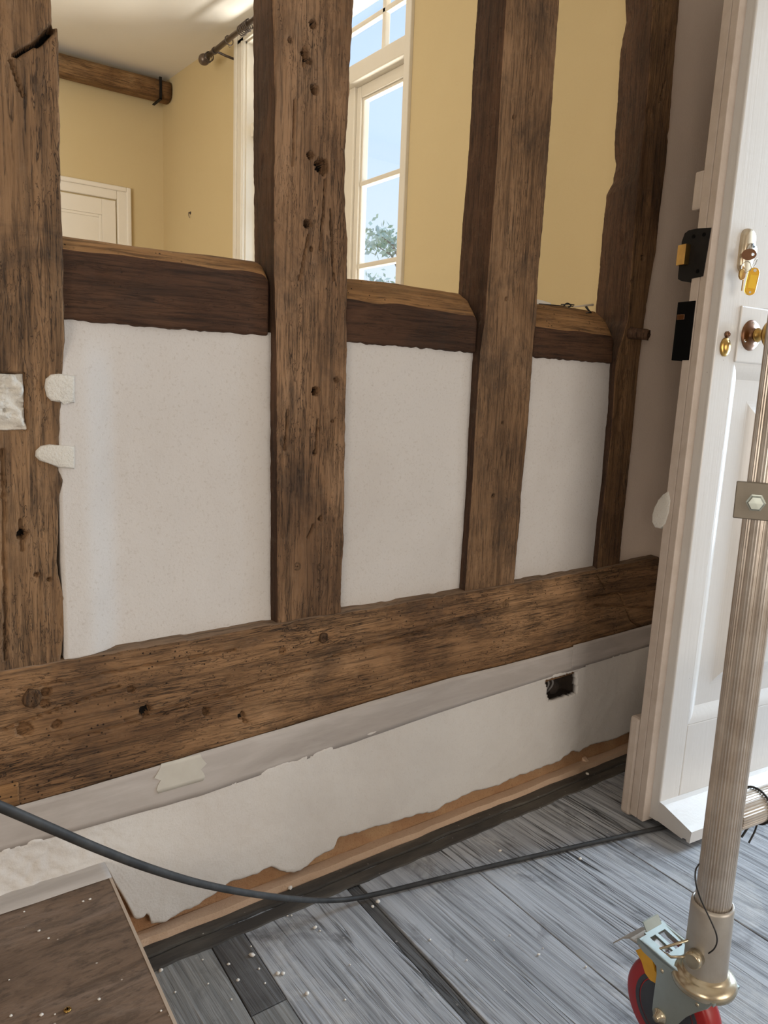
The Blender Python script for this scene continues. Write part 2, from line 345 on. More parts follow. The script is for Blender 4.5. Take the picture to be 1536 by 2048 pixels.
M['cable'] = flat('black_rubber', (0.022, 0.022, 0.022, 1), 0.6, 0, 0.6, 30, (0.07, 0.068, 0.064, 1), 0, 0.3)
M['wire'] = flat('black_wire', (0.012, 0.011, 0.01, 1), 0.5)
M['grey_wire'] = flat('grey_cable', (0.16, 0.15, 0.14, 1), 0.5)
M['terracotta'] = flat('orange_brick_dust', (0.26, 0.06, 0.02, 1), 0.9, 0, 0.4)
M['chip'] = flat('plaster_crumb', (0.72, 0.68, 0.62, 1), 0.9)
M['pole_iron'] = flat('brown_metal_pole', (0.17, 0.125, 0.095, 1), 0.35, 0.6, 0.3)
M['ring_iron'] = flat('dark_metal_ring', (0.10, 0.075, 0.06, 1), 0.35, 0.6)
M['stick'] = flat('pale_stick', (0.52, 0.44, 0.33, 1), 0.7)
M['dark_hole'] = flat('dark_socket_box', (0.035, 0.026, 0.020, 1), 0.9, 0, 0.6, 30, (0.09, 0.06, 0.04, 1), 0.5)
s = NT('window_glass'); s.t.nodes.remove(s.b); tr = s.n('ShaderNodeBsdfTransparent'); gl = s.n('ShaderNodeBsdfGlossy'); gl.inputs['Roughness'].default_value = 0.02
mx = s.n('ShaderNodeMixShader'); mx.inputs[0].default_value = 0.06
s.l(tr.outputs[0], mx.inputs[1]); s.l(gl.outputs[0], mx.inputs[2]); s.l(mx.outputs[0], s.t.nodes['Material Output'].inputs[0]); M['glass'] = s.m
M['leaf'] = flat('pale_leaf', (0.50, 0.62, 0.45, 1), 0.5, 0, 0.7, 3, (0.66, 0.70, 0.74, 1))  # paleness paints haze and overexposure into the leaf colour
M['bark'] = flat('grey_bark', (0.28, 0.25, 0.22, 1), 0.9)
M['ground'] = flat('pale_gravel', (0.48, 0.44, 0.37, 1), 0.95, 0, 0.4, 4)

# ------------------------------------------------------------------ grown timber: a swept section with its own wear
def timber(name, axis, t, corners, subs, mat, seed, parent=None, holes=(), cracks=(), rects=(), rough=1.0, round_it=3, yfront=None, worn=0.0, mats=None):
    nt_ = len(t); P = []; owner = []
    K = len(corners)
    for k in range(K):
        a = np.stack(np.broadcast_arrays(*[np.asarray(q, float) for q in corners[k]], np.zeros(nt_))[:2], 1)
        b = np.stack(np.broadcast_arrays(*[np.asarray(q, float) for q in corners[(k+1) % K]], np.zeros(nt_))[:2], 1)
        for j in range(subs[k]):
            f = j / subs[k]; P.append(a*(1-f) + b*f); owner.append(k)
    P = np.stack(P, 1); ns = P.shape[1]                       # (nt, ns, 2): s, y
    for _ in range(round_it): P = 0.5*P + 0.25*(np.roll(P, 1, 1) + np.roll(P, -1, 1))
    tan = np.roll(P, -1, 1) - np.roll(P, 1, 1); tan /= np.linalg.norm(tan, axis=2, keepdims=True) + 1e-9
    A = np.sum(P[0, :, 0]*np.roll(P[0, :, 1], -1) - np.roll(P[0, :, 0], -1)*P[0, :, 1])
    N = np.stack([tan[..., 1], -tan[..., 0]], 2) * (1 if A > 0 else -1)
    S, Y, T = P[..., 0], P[..., 1], np.broadcast_to(np.asarray(t)[:, None], P.shape[:2])
    d = (fbm(S*9, Y*9, T*3, seed) - 0.5)*0.0045*rough
    wx = (vnoise(S*6, Y*6, T*5, seed+9) - 0.5)*0.05
    d += (fbm((S+wx)*130, Y*130, T*5, seed+3, 2) - 0.5)*0.0011*rough
    chip = fbm(S*30, Y*30, T*22, seed+7); d -= np.clip(chip-0.62, 0, 1)*0.03*worn
    P = P + N*d[..., None]; S, Y = P[..., 0], P[..., 1]
    if yfront is not None:
        fr = Y < yfront + 0.012; push = np.zeros_like(S); deep = np.zeros_like(S)
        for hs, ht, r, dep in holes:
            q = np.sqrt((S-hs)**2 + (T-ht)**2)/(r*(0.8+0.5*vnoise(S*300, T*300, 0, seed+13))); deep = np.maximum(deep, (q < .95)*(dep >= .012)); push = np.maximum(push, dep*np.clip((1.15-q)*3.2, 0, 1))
        for (s0, t0, s1, t1, wd, dep) in cracks:
            ab = np.array([s1-s0, t1-t0]); L2 = ab @ ab
            f = np.clip(((S-s0)*ab[0] + (T-t0)*ab[1])/L2, 0, 1)
            jig = (vnoise(S*0, T*70, 0, seed+11)-0.5)*wd*0.9
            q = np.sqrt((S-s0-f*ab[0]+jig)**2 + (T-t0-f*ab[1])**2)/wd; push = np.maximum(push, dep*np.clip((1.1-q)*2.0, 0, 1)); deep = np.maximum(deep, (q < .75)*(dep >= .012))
        for (s0, s1, t0, t1, dep) in rects:
            ins = np.clip(np.minimum(np.minimum(S-s0, s1-S), np.minimum(T-t0, t1-T))/0.003, 0, 1); push = np.maximum(push, dep*ins)
        Y = Y + push*fr; deep = deep*fr
    V = np.zeros(P.shape[:2] + (3,)); V[..., 1] = Y
    if axis == 'z': V[..., 0] = S; V[..., 2] = T
    else: V[..., 2] = S; V[..., 0] = T
    idx = np.arange(nt_*ns).reshape(nt_, ns)
    a = idx[:-1, :].ravel(); b = np.roll(idx, -1, 1)[:-1, :].ravel(); c = np.roll(idx, -1, 1)[1:, :].ravel(); dd = idx[1:, :].ravel()
    flip = (A > 0) == (axis == 'z')
    Q = np.stack([a, b, c, dd], 1) if flip else np.stack([dd, c, b, a], 1)
    o = from_arrays(name, V.reshape(-1, 3), Q, mat, parent, True, [tuple(idx[0].tolist()), tuple(idx[-1][::-1].tolist())])
    own = np.array(owner); mi = np.array([(mats or {'edge': {}})['edge'].get(int(k), 0) for k in own])
    fm = np.tile(mi, (nt_-1, 1))
    for m in (mats['list'] if mats else []): o.data.materials.append(m)
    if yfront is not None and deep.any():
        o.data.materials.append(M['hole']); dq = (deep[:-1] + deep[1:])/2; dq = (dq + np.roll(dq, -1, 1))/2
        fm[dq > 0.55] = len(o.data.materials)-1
    o.data.polygons.foreach_set('material_index', np.concatenate([fm.ravel(), [0, 0]]).astype(np.int32))
    return o
def edge_x(pts, y, zs, seed, amp=0.0012):
    amp = amp*0.5
    q = np.array([W(px, py, 'y', y) for px, py in pts]); o = np.argsort(q[:, 2])
    return np.interp(zs, q[o, 2], q[o, 0]) + (vnoise(zs*60, seed, 0, seed)-0.5)*amp*2 + (vnoise(zs*190, seed, 1, seed)-0.5)*amp
def holes_at(lst, y): return [(*(W(px, py, 'y', y)[[0, 2]]), r*1.0, dep) for px, py, r, dep in lst]

ZT = 2.62
def zgrid(z0): return np.concatenate([np.arange(z0, 1.86, 0.0022), np.linspace(1.87, ZT, 24)])

# ================================================================== BIG STRUCTURE
LWY, SILLY, POSTY, PANY = 1.116, 1.121, 1.129, 1.150
# ---- near floor: dark sub floor and boards
fl = struct(obj('floor', box(0.10, 2.35, -2.1, 1.14, -0.06, -0.016), M['margin']))
skew = 0.05
def board(x0, x1, y0, y1, z, mat):
    bm = bmesh.new()
    pts = [(x0 + skew*(y0-1), y0), (x1 + skew*(y0-1), y0), (x1 + skew*(y1-1), y1), (x0 + skew*(y1-1), y1)]
    add_prism(bm, [(x, y, z-0.018) for x, y in pts], (0, 0, 0.018))
    es = [ed for ed in bm.edges if all(v.co.z > z-0.001 for v in ed.verts)]
    bmesh.ops.bevel(bm, geom=es, offset=0.0016, segments=2, profile=0.6, affect='EDGES')
    return obj('floorboard', bm, mat, fl)
for x0, x1, m, z in [(0.20, 0.4515, 'board_grey', 0.0), (0.4525, 0.5105, 'board_dark', 0.001), (0.512, 0.7195, 'board_blue', 0.0005),
                     (0.7225, 0.7445, 'board_dark', -0.003), (0.7475, 0.966, 'board_blue', 0.0), (0.9675, 1.178, 'board_blue', 0.0008),
                     (1.1795, 1.282, 'board_blue', 0.0), (1.2835, 1.43, 'board_blue', 0.001), (1.4315, 1.64, 'board_blue', 0.0), (1.6415, 1.85, 'board_blue', 0.0007), (1.8515, 2.06, 'board_blue', 0.0), (2.0615, 2.30, 'board_blue', 0.0005)]:
    if x0 == 0.4525:
        board(x0, x1, -2.08, 0.893, z, M['board_grey']); board(x0, x1, 0.8945, 1.135, z, M[m])
    else: board(x0, x1, -2.08, 1.135, z, M[m])
# dark margin boards and the bare strip along the wall
def strip(name, x0, x1, ya0, ya1, yb0, yb1, z0, z1, mat, lab=None, seed=1):
    xs = np.linspace(x0, x1, 120); bm = bmesh.new(); rows = []
    for i, x in enumerate(xs):
        f = (x-x0)/(x1-x0); a = ya0*(1-f)+yb0*f + (vnoise(x*30, seed, 0, 3)-0.5)*0.005; b = ya1*(1-f)+yb1*f + (vnoise(x*24, seed, 5, 4)-0.5)*0.003
        zz = z1 + (vnoise(x*12, seed, 9, 4)-0.5)*0.0015
        rows.append([bm.verts.new((x, a, z0)), bm.verts.new((x, a+0.001, zz)), bm.verts.new((x, b-0.001, zz)), bm.verts.new((x, b, z0))])
    for p, q in zip(rows, rows[1:]):
        for k in range(4): bm.faces.new((p[k], p[(k+1) % 4], q[(k+1) % 4], q[k]))
    bm.faces.new(rows[0]); bm.faces.new(list(reversed(rows[-1])))
    return struct(obj(name, bm, mat))
strip('trim_1', 0.345, 2.2, 1.086, 1.109, 1.090, 1.113, 0.0, 0.007, M['margin'], seed=2)
strip('trim_2', 0.350, 2.2, 1.056, 1.084, 1.062, 1.088, 0.0, 0.0035, M['margin'], seed=7)
strip('trim_3', 0.305, 2.2, 1.1085, 1.133, 1.1125, 1.133, 0.0, 0.020, M['batten'], seed=11)
# ---- raised floor on the left
sx = lambda y: 0.3045 + 0.052*(y-1.13)
up = bmesh.new(); add_prism(up, [(-1.9, -2.1, -0.06), (sx(-2.1)-0.02, -2.1, -0.06), (sx(1.14)-0.02, 1.14, -0.06), (-1.9, 1.14, -0.06)], (0, 0, 0.215))
up = struct(obj('floor_raised', up, M['brown_plaster']))
bm = bmesh.new(); add_prism(bm, [(-1.9, -2.1, 0.157), (sx(-2.1)-0.004, -2.1, 0.157), (sx(1.135)-0.004, 1.135, 0.157), (-1.9, 1.135, 0.157)], (0, 0, 0.018)); obj('board', bm, M['step'], up)
bm = bmesh.new(); add_prism(bm, [(sx(-2.1)-0.004, -2.1, 0.150), (sx(-2.1), -2.1, 0.150), (sx(1.135), 1.135, 0.150), (sx(1.135)-0.004, 1.135, 0.150)], (0, 0, 0.0255)); obj('edge_strip', bm, M['nosing'], up)

# ---- lower wall: brown base coat, white coat with ragged edges and a cut socket hole
wf = bpy.data.objects.new('wall_front', None); col.objects.link(wf); struct(wf); wf.location = (0.9, 1.15, 0); bpy.context.view_layer.update()
obj('base_coat', box(-0.6, 2.2, 1.133, 1.20, 0, 0.175), M['brown_plaster'], wf)
bot_px = [(200, 1712), (270, 1838), (292, 1836), (296, 1822), (302, 1850), (320, 1850), (360, 1830), (400, 1810), (415, 1800), (435, 1785), (455, 1772), (470, 1762), (500, 1757), (530, 1742), (545, 1735), (560, 1742), (575, 1747), (590, 1748), (600, 1742), (615, 1735), (635, 1715), (668, 1697), (675, 1680), (700, 1672), (740, 1657), (768, 1652),
          (798, 1645), (838, 1628), (863, 1627), (918, 1597), (953, 1585), (988, 1577), (1028, 1557), (1068, 1545), (1118, 1525), (1143, 1505), (1160, 1505), (1183, 1490), (1218, 1485), (1260, 1467)]
top_px = [(-60, 1716), (0, 1695), (120, 1662), (200, 1640), (310, 1608), (400, 1583), (520, 1541), (600, 1512), (700, 1478), (768, 1451), (830, 1434), (900, 1409), (1000, 1384), (1086, 1356), (1130, 1341), (1160, 1336), (1190, 1318), (1240, 1304), (1300, 1290)]
qb = np.array([W(px, py, 'y', LWY) for px, py in bot_px]); qt = np.array([W(px, py, 'y', LWY) for px, py in top_px])
xs = np.arange(-0.6, 2.2, 0.004)
zb = np.interp(xs, qb[:, 0], qb[:, 2]); zb[xs < qb[0, 0]] = 0.165; zb = np.where(xs < 0.33, np.minimum(zb, 0.165), zb)
zb = zb + (fbm(xs*70, 0, 0, 21, 2)-0.5)*0.007; zb = np.maximum(zb, 0.014); zb[xs > 1.66] = 0.03
zt = np.interp(xs, qt[:, 0], qt[:, 2]) + (fbm(xs*90, 3, 0, 22, 2)-0.5)*0.006
nz = 72; g = np.linspace(0, 1, nz)
X = np.broadcast_to(xs[:, None], (len(xs), nz)); Z = zb[:, None]*(1-g) + zt[:, None]*g
Y = LWY + (fbm(X*9, Z*9, 0, 31)-0.5)*0.006 + (fbm(X*90, Z*90, 0, 33, 2)-0.5)*0.0012*(1+2.5*np.clip((0.36-X)/0.12, 0, 1))
ed = np.minimum(g, 1-g)[None, :]*(zt-zb)[:, None]; Y = Y + np.clip(1-ed/0.006, 0, 1)**2*0.004
shole = [W(px, py, 'y', LWY)[[0, 2]] for px, py in ((1091, 1360), (1154, 1341), (1156, 1388), (1099, 1403))]
def inpoly(x, z, P):
    r = np.zeros(x.shape, bool)
    for i in range(len(P)):
        (x0, z0), (x1, z1) = P[i], P[i-1]
        r ^= ((z0 > z) != (z1 > z)) & (x < (x1-x0)*(z-z0)/(z1-z0+1e-12)+x0)
    return r
idx = np.arange(X.size).reshape(X.shape)
Q = np.stack([idx[:-1, :-1], idx[1:, :-1], idx[1:, 1:], idx[:-1, 1:]], -1)
jx = (vnoise(X*60, Z*60, 0, 44)-0.5)*0.008
keep = ~inpoly(X[:-1, :-1]+0.002+jx[:-1, :-1], Z[:-1, :-1]+0.002, shole)
lw = from_arrays('plaster_coat', np.stack([X, Y, Z], -1).reshape(-1, 3), Q[keep], M['low_plaster'], wf, True)
md = lw.modifiers.new('thick', 'SOLIDIFY'); md.thickness = 0.014; md.offset = -1
# rougher white texture on the left and rim of the cut
hx0, hx1 = min(p[0] for p in shole), max(p[0] for p in shole); hz0, hz1 = min(p[1] for p in shole), max(p[1] for p in shole)
bm = bmesh.new()
for a in [(hx0-.012, hx1+.012, 1.172, 1.176, hz0-.012, hz1+.012), (hx0-.012, hx0-.006, 1.129, 1.174, hz0-.012, hz1+.012), (hx1+.006, hx1+.012, 1.129, 1.174, hz0-.012, hz1+.012), (hx0-.012, hx1+.012, 1.129, 1.174, hz0-.012, hz0-.006), (hx0-.012, hx1+.012, 1.129, 1.174, hz1+.006, hz1+.012)]: add_box(bm, *a)
sb = obj('socket_box', bm, M['dark_hole'], wf)
cx_, cz_ = (hx0+hx1)/2, (hz0+hz1)/2
for k, (dx, bend) in enumerate([(-0.042, 0.012), (-0.028, 0.02), (-0.014, 0.016)]):
    obj('wire', tube(spline([(cx_+dx-0.012, 1.168, hz1+0.004), (cx_+dx, 1.135, cz_+0.012), (cx_+dx-bend*.3, 1.14, cz_-0.012), (cx_+dx-0.006, 1.165, hz0-0.004)], 6), 0.0027, 8), M['grey_wire'], sb, True)
obj('clay_lump', lathe((cx_+0.016, 1.170, cz_+0.026), (0.1, -1, 0.1), [(0, .010), (.008, .009), (.012, .005), (.013, 0)], 9), M['terracotta'], sb)
obj('rubble', lathe((cx_+0.022, 1.170, cz_-0.020), (0.1, -1, 0.2), [(0, .026), (.010, .022), (.016, .010), (.018, 0)], 8), M['dark_hole'], sb)
# masonry core behind the lower wall (behind the coats, around the socket box)
bm = bmesh.new(); add_box(bm, -0.6, 2.2, 1.185, 1.205, 0, 0.31); add_box(bm, -0.6, hx0-.02, 1.131, 1.185, 0.175, 0.235); add_box(bm, hx1+.02, 2.2, 1.131, 1.185, 0.175, 0.235)
obj('wall_core', bm, M['low_plaster'], wf)

# ---- plaster panels between the posts
def slab(name, x0, x1, z0, z1, y, seed, mat, th=0.045, left=None, right=None, swell=0.0):
    nx = max(2, int((x1-x0)/0.006)); nzz = int((z1-z0)/0.006) if z1 - z0 < 0.8 else int((z1-z0)/0.012)
    zs = np.linspace(z0, z1, nzz); u = np.linspace(0, 1, nx)
    L = left(zs) if left else np.full(nzz, x0); Rr = right(zs) if right else np.full(nzz, x1)
    X = L[:, None]*(1-u)+Rr[:, None]*u; Z = np.broadcast_to(zs[:, None], X.shape)
    Y = y + (fbm(X*7, Z*7, 0, seed)-0.5)*0.007 + (fbm(X*70, Z*70, 0, seed+2, 2)-0.5)*0.0008
    if swell: f = np.clip((0.345-X)/0.055, 0, 1); Y = Y - swell*f*f*(3-2*f)*np.clip((0.985-Z)/0.05, 0, 1)
    idx = np.arange(X.size).reshape(X.shape); Q = np.stack([idx[:-1, :-1], idx[:-1, 1:], idx[1:, 1:], idx[1:, :-1]], -1).reshape(-1, 4)
    o = from_arrays(name, np.stack([X, Y, Z], -1).reshape(-1, 3), Q, mat, wf, True)
    md = o.modifiers.new('thick', 'SOLIDIFY'); md.thickness = th; md.offset = -1
    return o
pan1 = slab('plaster_panel', 0.256, 0.625, 0.508, 1.004, PANY, 51, M['panel'], swell=0.0225)
slab('plaster_panel', 0.70, 1.09, 0.508, 1.004, PANY, 61, M['panel'])
slab('plaster_panel', 1.15, 1.53, 0.508, 1.004, PANY, 71, M['panel'])
slab('plaster_panel', 1.535, 2.2, 0.508, ZT, PANY-0.004, 81, M['side_plaster'])
# ---- near room shell
wr = bmesh.new()
add_box(wr, 2.2, 2.5, -2.1, 0.02, -0.06, ZT); add_box(wr, 2.2, 2.5, 0.80, 1.146, -0.06, ZT); add_box(wr, 2.2, 2.5, 0.02, 0.80, 2.06, ZT)
struct(obj('wall_right', wr, M['near_wall']))
struct(obj('wall_left', box(-2.0, -1.9, -2.1, 1.146, -0.06, ZT), M['near_wall']))
struct(obj('wall_rear', box(-2.0, 2.5, -2.2, -2.1, -0.06, ZT), M['near_wall']))
struct(obj('ceiling', box(-2.0, 2.5, -2.2, 1.21, ZT, ZT+0.1), M['ceiling']))
# the framed wall's continuation left of the picture
obj('side_panel', box(-2.0, -0.28, 1.15, 1.21, 0.0, ZT), M['near_wall'], wf)

# ---- back room
BX, BY, BXL = 1.75, 4.812, -2.6
czl = lambda y: 2.679 - 0.043*(BY-y)
WY0, WY1, WZ0, WZ1 = 2.352, 3.668, 0.92, 2.555
bm = bmesh.new()
for a in [(1.215, WY0, -0.05, 2.8), (WY1, BY+0.1, -0.05, 2.8)]: add_box(bm, BX, BX+0.26, a[0], a[1], a[2], a[3])
add_box(bm, BX, BX+0.26, WY0, WY1, -0.05, WZ0); add_box(bm, BX, BX+0.26, WY0, WY1, WZ1, 2.8)
struct(obj('wall_window', bm, M['yellow']))
struct(obj('wall_back', box(BXL, BX, BY, BY+0.1, -0.05, 2.8), M['yellow']))
struct(obj('wall_back_left', box(BXL-0.1, BXL, 1.21, BY+0.1, -0.05, 2.8), M['yellow']))
bm = bmesh.new(); add_prism(bm, [(BXL, 1.21, czl(1.21)), (BXL, BY, czl(BY)), (BXL, BY, 2.8), (BXL, 1.21, 2.8)], (BX-BXL, 0, 0)); struct(obj('ceiling_back', bm, M['ceiling']))
struct(obj('floor_back', box(BXL, BX, 1.21, BY, -0.1, 0.0), M['step']))
# ---- window: casing, jamb lining, frame, bars, panes
win = bpy.data.objects.new('window_1', None); col.objects.link(win); struct(win); win.location = (BX+0.08, 3.0, WZ0); bpy.context.view_layer.update()
bm = bmesh.new()
for y0, y1, z0, z1 in [(WY1-0.004, WY1+0.085, WZ0-0.09, WZ1+0.02), (WY0-0.03, WY0+0.004, WZ0-0.09, WZ1+0.02)]:
    add_box(bm, BX-0.016, BX+0.002, y0, y1, z0, z1, 0.004)
add_box(bm, BX-0.016, BX+0.002, WY0-0.03, WY1+0.085, WZ1-0.004, WZ1+0.06, 0.004)
add_box(bm, BX-0.026, BX-0.014, WY1+0.058, WY1+0.088, WZ0-0.09, WZ1+0.06, 0.005); add_box(bm, BX-0.022, BX-0.014, WY1+0.002, WY1+0.016, WZ0-0.09, WZ1+0.0, 0.003)
obj('casing', bm, M['cream'], win)
bm = bmesh.new()
add_box(bm, BX, BX+0.24, WY1-0.012, WY1+0.0, WZ0, WZ1); add_box(bm, BX, BX+0.24, WY0, WY0+0.012, WZ0, WZ1); add_box(bm, BX, BX+0.24, WY0, WY1, WZ1-0.012, WZ1)
obj('lining', bm, M['cream'], win)
obj('sill_board', box(BX-0.04, BX+0.24, WY0-0.02, WY1+0.02, WZ0-0.03, WZ0, 0.006), M['cream'], win)
FX0, FX1 = BX+0.06, BX+0.12
bm = bmesh.new()
for y0, y1 in [(WY0, WY0+0.052), (2.785, 2.852), (3.235, 3.300), (WY1-0.06, WY1)]: add_box(bm, FX0, FX1+0.01, y0, y1, WZ0, 2.125 if 2.6 < y0 < 3.4 else WZ1, 0.004)
for ya, yb in ((WY0+0.052, 2.785), (2.852, 3.235), (3.300, WY1-0.06)): add_box(bm, FX0, FX1+0.01, ya, yb, WZ0, WZ0+0.06, 0.004)
add_box(bm, FX0, FX1+0.01, WY0+0.052, WY1-0.06, WZ1-0.05, WZ1, 0.004)
obj('frame', bm, M['cream'], win)
obj('transom', box(FX0-0.035, FX1+0.012, WY0, WY1, 2.122, 2.188, 0.004), M['cream'], win)
lights = [(WY0+0.052, 2.785), (2.852, 3.235), (3.300, WY1-0.06)]
for y0, y1 in lights:
    cz0, cz1 = WZ0+0.06, 2.122
    bm = bmesh.new()
    for a in [(y0, y0+0.03, cz0, cz1), (y1-0.03, y1, cz0, cz1), (y0+0.03, y1-0.03, cz0, cz0+0.04), (y0+0.03, y1-0.03, cz1-0.045, cz1)]: add_box(bm, FX0+0.012, FX1-0.008, *a, 0.004)
    for a in [(y0+0.03, y0+0.04, cz0, cz1), (y1-0.04, y1-0.03, cz0, cz1), (y0+0.04, y1-0.04, cz1-0.056, cz1-0.045)]: add_box(bm, FX0+0.022, FX1-0.012, *a, 0.002)
    cs = obj('casement', bm, M['cream'], win)
    for z in (1.095, 1.42, 1.746): obj('glazing_bar', box(FX0+0.018, FX1-0.012, y0+0.03, y1-0.03, z-0.010, z+0.010, 0.004), M['cream'], cs)
    for z0, z1 in [(cz0+0.04, 1.085), (1.105, 1.41), (1.43, 1.736), (1.756, cz1-0.056)]: obj('pane', box(FX0+0.031, FX0+0.034, y0+0.036, y1-0.036, z0-0.004, z1+0.004), M['glass'], cs)
bm = bmesh.new(); add_box(bm, FX0+0.02, FX1-0.015, WY0+0.05, WY1-0.05, 2.349, 2.371, 0.004)
ub = obj('glazing_bar', bm, M['cream'], win)
ys = [WY0+0.052, 2.625, 3.0, 3.36, WY1-0.06]
for y in ys[1:-1]: obj('glazing_bar', box(FX0+0.02, FX1-0.015, y-0.011, y+0.011, 2.188, WZ1-0.05, 0.004), M['cream'], win)
for ya, yb in zip(ys, ys[1:]):
    for z0, z1 in ((2.188, 2.349), (2.371, WZ1-0.05)): obj('pane', box(FX0+0.031, FX0+0.034, ya, yb, z0, z1), M['glass'], win)
# ---- far door
d2 = bpy.data.objects.new('door_2', None); col.objects.link(d2); struct(d2); d2.location = (1.1, BY, 0); bpy.context.view_layer.update()
bm = bmesh.new()
for a in [(1.462, 1.542, 0, 2.042), (0.64, 0.72, 0, 2.042), (0.72, 1.462, 1.965, 2.042)]: add_box(bm, a[0], a[1], BY-0.022, BY, a[2], a[3], 0.006)
for a in [(1.515, 1.542, 0, 2.042), (0.64, 0.667, 0, 2.042), (0.667, 1.515, 2.015, 2.042)]: add_box(bm, a[0], a[1], BY-0.034, BY-0.02, a[2], a[3], 0.006)
obj('architrave', bm, M['white_far'], d2)
bm = bmesh.new()
for a in [(1.375, 1.455, 0.01, 1.958), (0.725, 0.83, 0.01, 1.958), (0.83, 1.375, 1.868, 1.958), (0.83, 1.375, 0.95, 1.12), (0.83, 1.375, 0.01, 0.22)]: add_box(bm, a[0], a[1], BY-0.012, BY, a[2], a[3], 0.002)
obj('leaf', bm, M['white_far'], d2)
bm = bmesh.new()
for z0, z1 in ((0.22, 0.95), (1.12, 1.868)):
    add_box(bm, 0.83, 1.375, BY-0.005, BY, z0, z1)
    for a in [(0.83, 0.846, z0, z1), (1.359, 1.375, z0, z1), (0.846, 1.359, z0, z0+0.016), (0.846, 1.359, z1-0.016, z1)]: add_box(bm, a[0], a[1], BY-0.0095, BY-0.004, a[2], a[3], 0.003)
obj('door_panel', bm, M['white_far'], d2)
# ---- outside
struct(obj('ground', box(BX+0.26, 60, -40, 60, -0.6, -0.4), M['ground']))

# ================================================================== TIMBERS
# sill beam
t = np.concatenate([np.arange(-0.42, 0.08, 0.01), np.arange(0.08, 1.70, 0.0022)])
ztop = 0.5135 + (vnoise(t*5, 0, 0, 3)-0.5)*0.003 - np.clip(vnoise(t*40, 0, 0, 4)-0.6, 0, 1)*0.006 + np.clip((t-1.3)*0.02, 0, .01)
zbot = 0.238 + 0.02*(t-0.1)
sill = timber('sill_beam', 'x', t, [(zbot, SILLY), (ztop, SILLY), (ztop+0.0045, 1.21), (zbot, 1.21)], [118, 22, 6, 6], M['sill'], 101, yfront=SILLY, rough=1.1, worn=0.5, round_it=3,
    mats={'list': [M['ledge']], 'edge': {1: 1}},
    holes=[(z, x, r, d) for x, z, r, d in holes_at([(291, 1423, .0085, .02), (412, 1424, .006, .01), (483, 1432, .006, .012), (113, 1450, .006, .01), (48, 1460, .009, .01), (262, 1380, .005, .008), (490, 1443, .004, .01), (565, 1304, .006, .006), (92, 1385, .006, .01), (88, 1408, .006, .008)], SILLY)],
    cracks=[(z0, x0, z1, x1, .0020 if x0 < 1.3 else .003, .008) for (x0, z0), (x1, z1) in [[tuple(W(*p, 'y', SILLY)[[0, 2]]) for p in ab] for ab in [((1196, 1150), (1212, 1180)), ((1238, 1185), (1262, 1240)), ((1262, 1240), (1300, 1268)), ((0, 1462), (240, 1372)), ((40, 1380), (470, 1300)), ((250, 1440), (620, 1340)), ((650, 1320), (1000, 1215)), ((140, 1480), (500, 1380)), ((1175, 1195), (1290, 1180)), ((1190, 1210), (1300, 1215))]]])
tag(sill, 'long horizontal oak sill beam under the white panels, worm-eaten with knots', 'beam')
def knot(parent, px, py, y, r, mat):
    p = W(px, py, 'y', y); bm = bmesh.new()
    add_lathe(bm, p + np.array([0, 0.004, 0]), (0, -1, 0), [(0, r*1.05), (0.004, r), (0.0055, r*0.8), (0.004, r*.45), (0.0045, 0)], 14)
    for v in bm.verts: v.co += Vector((rng.normal(0, .0008), rng.normal(0, .0006), rng.normal(0, .0008)))
    o = obj('knot', bm, mat, parent, True); return o
for px, py, r in [(64, 1397, .0135), (647, 1276, .0095), (1012, 1208, .010)]: knot(sill, px, py, SILLY-0.001, r, M['post_four'])
bm = bmesh.new(); p0, p1 = W(0, 1600, 'y', SILLY), W(40, 1566, 'y', SILLY)
add_box(bm, -0.3, W(38, 1590, 'y', SILLY)[0], SILLY-0.005, SILLY+0.02, W(0, 1622, 'y', SILLY)[2]+0.006, W(10, 1568, 'y', SILLY)[2], 0.003); obj('let_in_patch', bm, M['rail_top'], sill)

# post 1 (left)
z = zgrid(0.508)
e1 = [(105, -60), (105, 0), (107, 48), (112, 53), (118, 57), (120, 120), (121, 200), (123, 350), (127, 440), (130, 560), (132, 680), (127, 740), (124, 800), (122, 860), (120, 940), (128, 960), (122, 990), (120, 1050), (119, 1090), (117, 1130), (123, 1160), (133, 1200), (134, 1250), (128, 1300), (124, 1318)]
xr = edge_x(e1, 1.125, z, 7, 0.0012); a_, b_ = W(0, 743, 'y', 1.125), W(51, 866, 'y', 1.125)
mx1, mz0, mz1 = W(52, 800, 'y', 1.125)[0], W(45, 862, 'y', 1.125)[2], W(45, 746, 'y', 1.125)[2]
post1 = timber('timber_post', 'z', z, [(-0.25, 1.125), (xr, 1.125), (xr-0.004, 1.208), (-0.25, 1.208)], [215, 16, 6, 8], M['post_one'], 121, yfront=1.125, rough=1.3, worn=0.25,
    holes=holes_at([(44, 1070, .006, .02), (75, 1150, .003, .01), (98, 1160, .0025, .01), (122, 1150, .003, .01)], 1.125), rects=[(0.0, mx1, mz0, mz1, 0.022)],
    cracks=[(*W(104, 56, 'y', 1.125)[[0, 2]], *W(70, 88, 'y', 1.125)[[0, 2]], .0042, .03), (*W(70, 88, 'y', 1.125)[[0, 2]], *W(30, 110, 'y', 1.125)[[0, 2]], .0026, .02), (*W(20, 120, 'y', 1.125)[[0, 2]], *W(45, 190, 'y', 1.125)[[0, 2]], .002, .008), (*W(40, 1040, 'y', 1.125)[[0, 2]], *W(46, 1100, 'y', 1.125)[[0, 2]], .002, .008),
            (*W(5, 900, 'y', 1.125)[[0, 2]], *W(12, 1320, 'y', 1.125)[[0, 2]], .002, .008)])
tag(post1, 'wide leftmost oak post with split notched top and white patch', 'post')
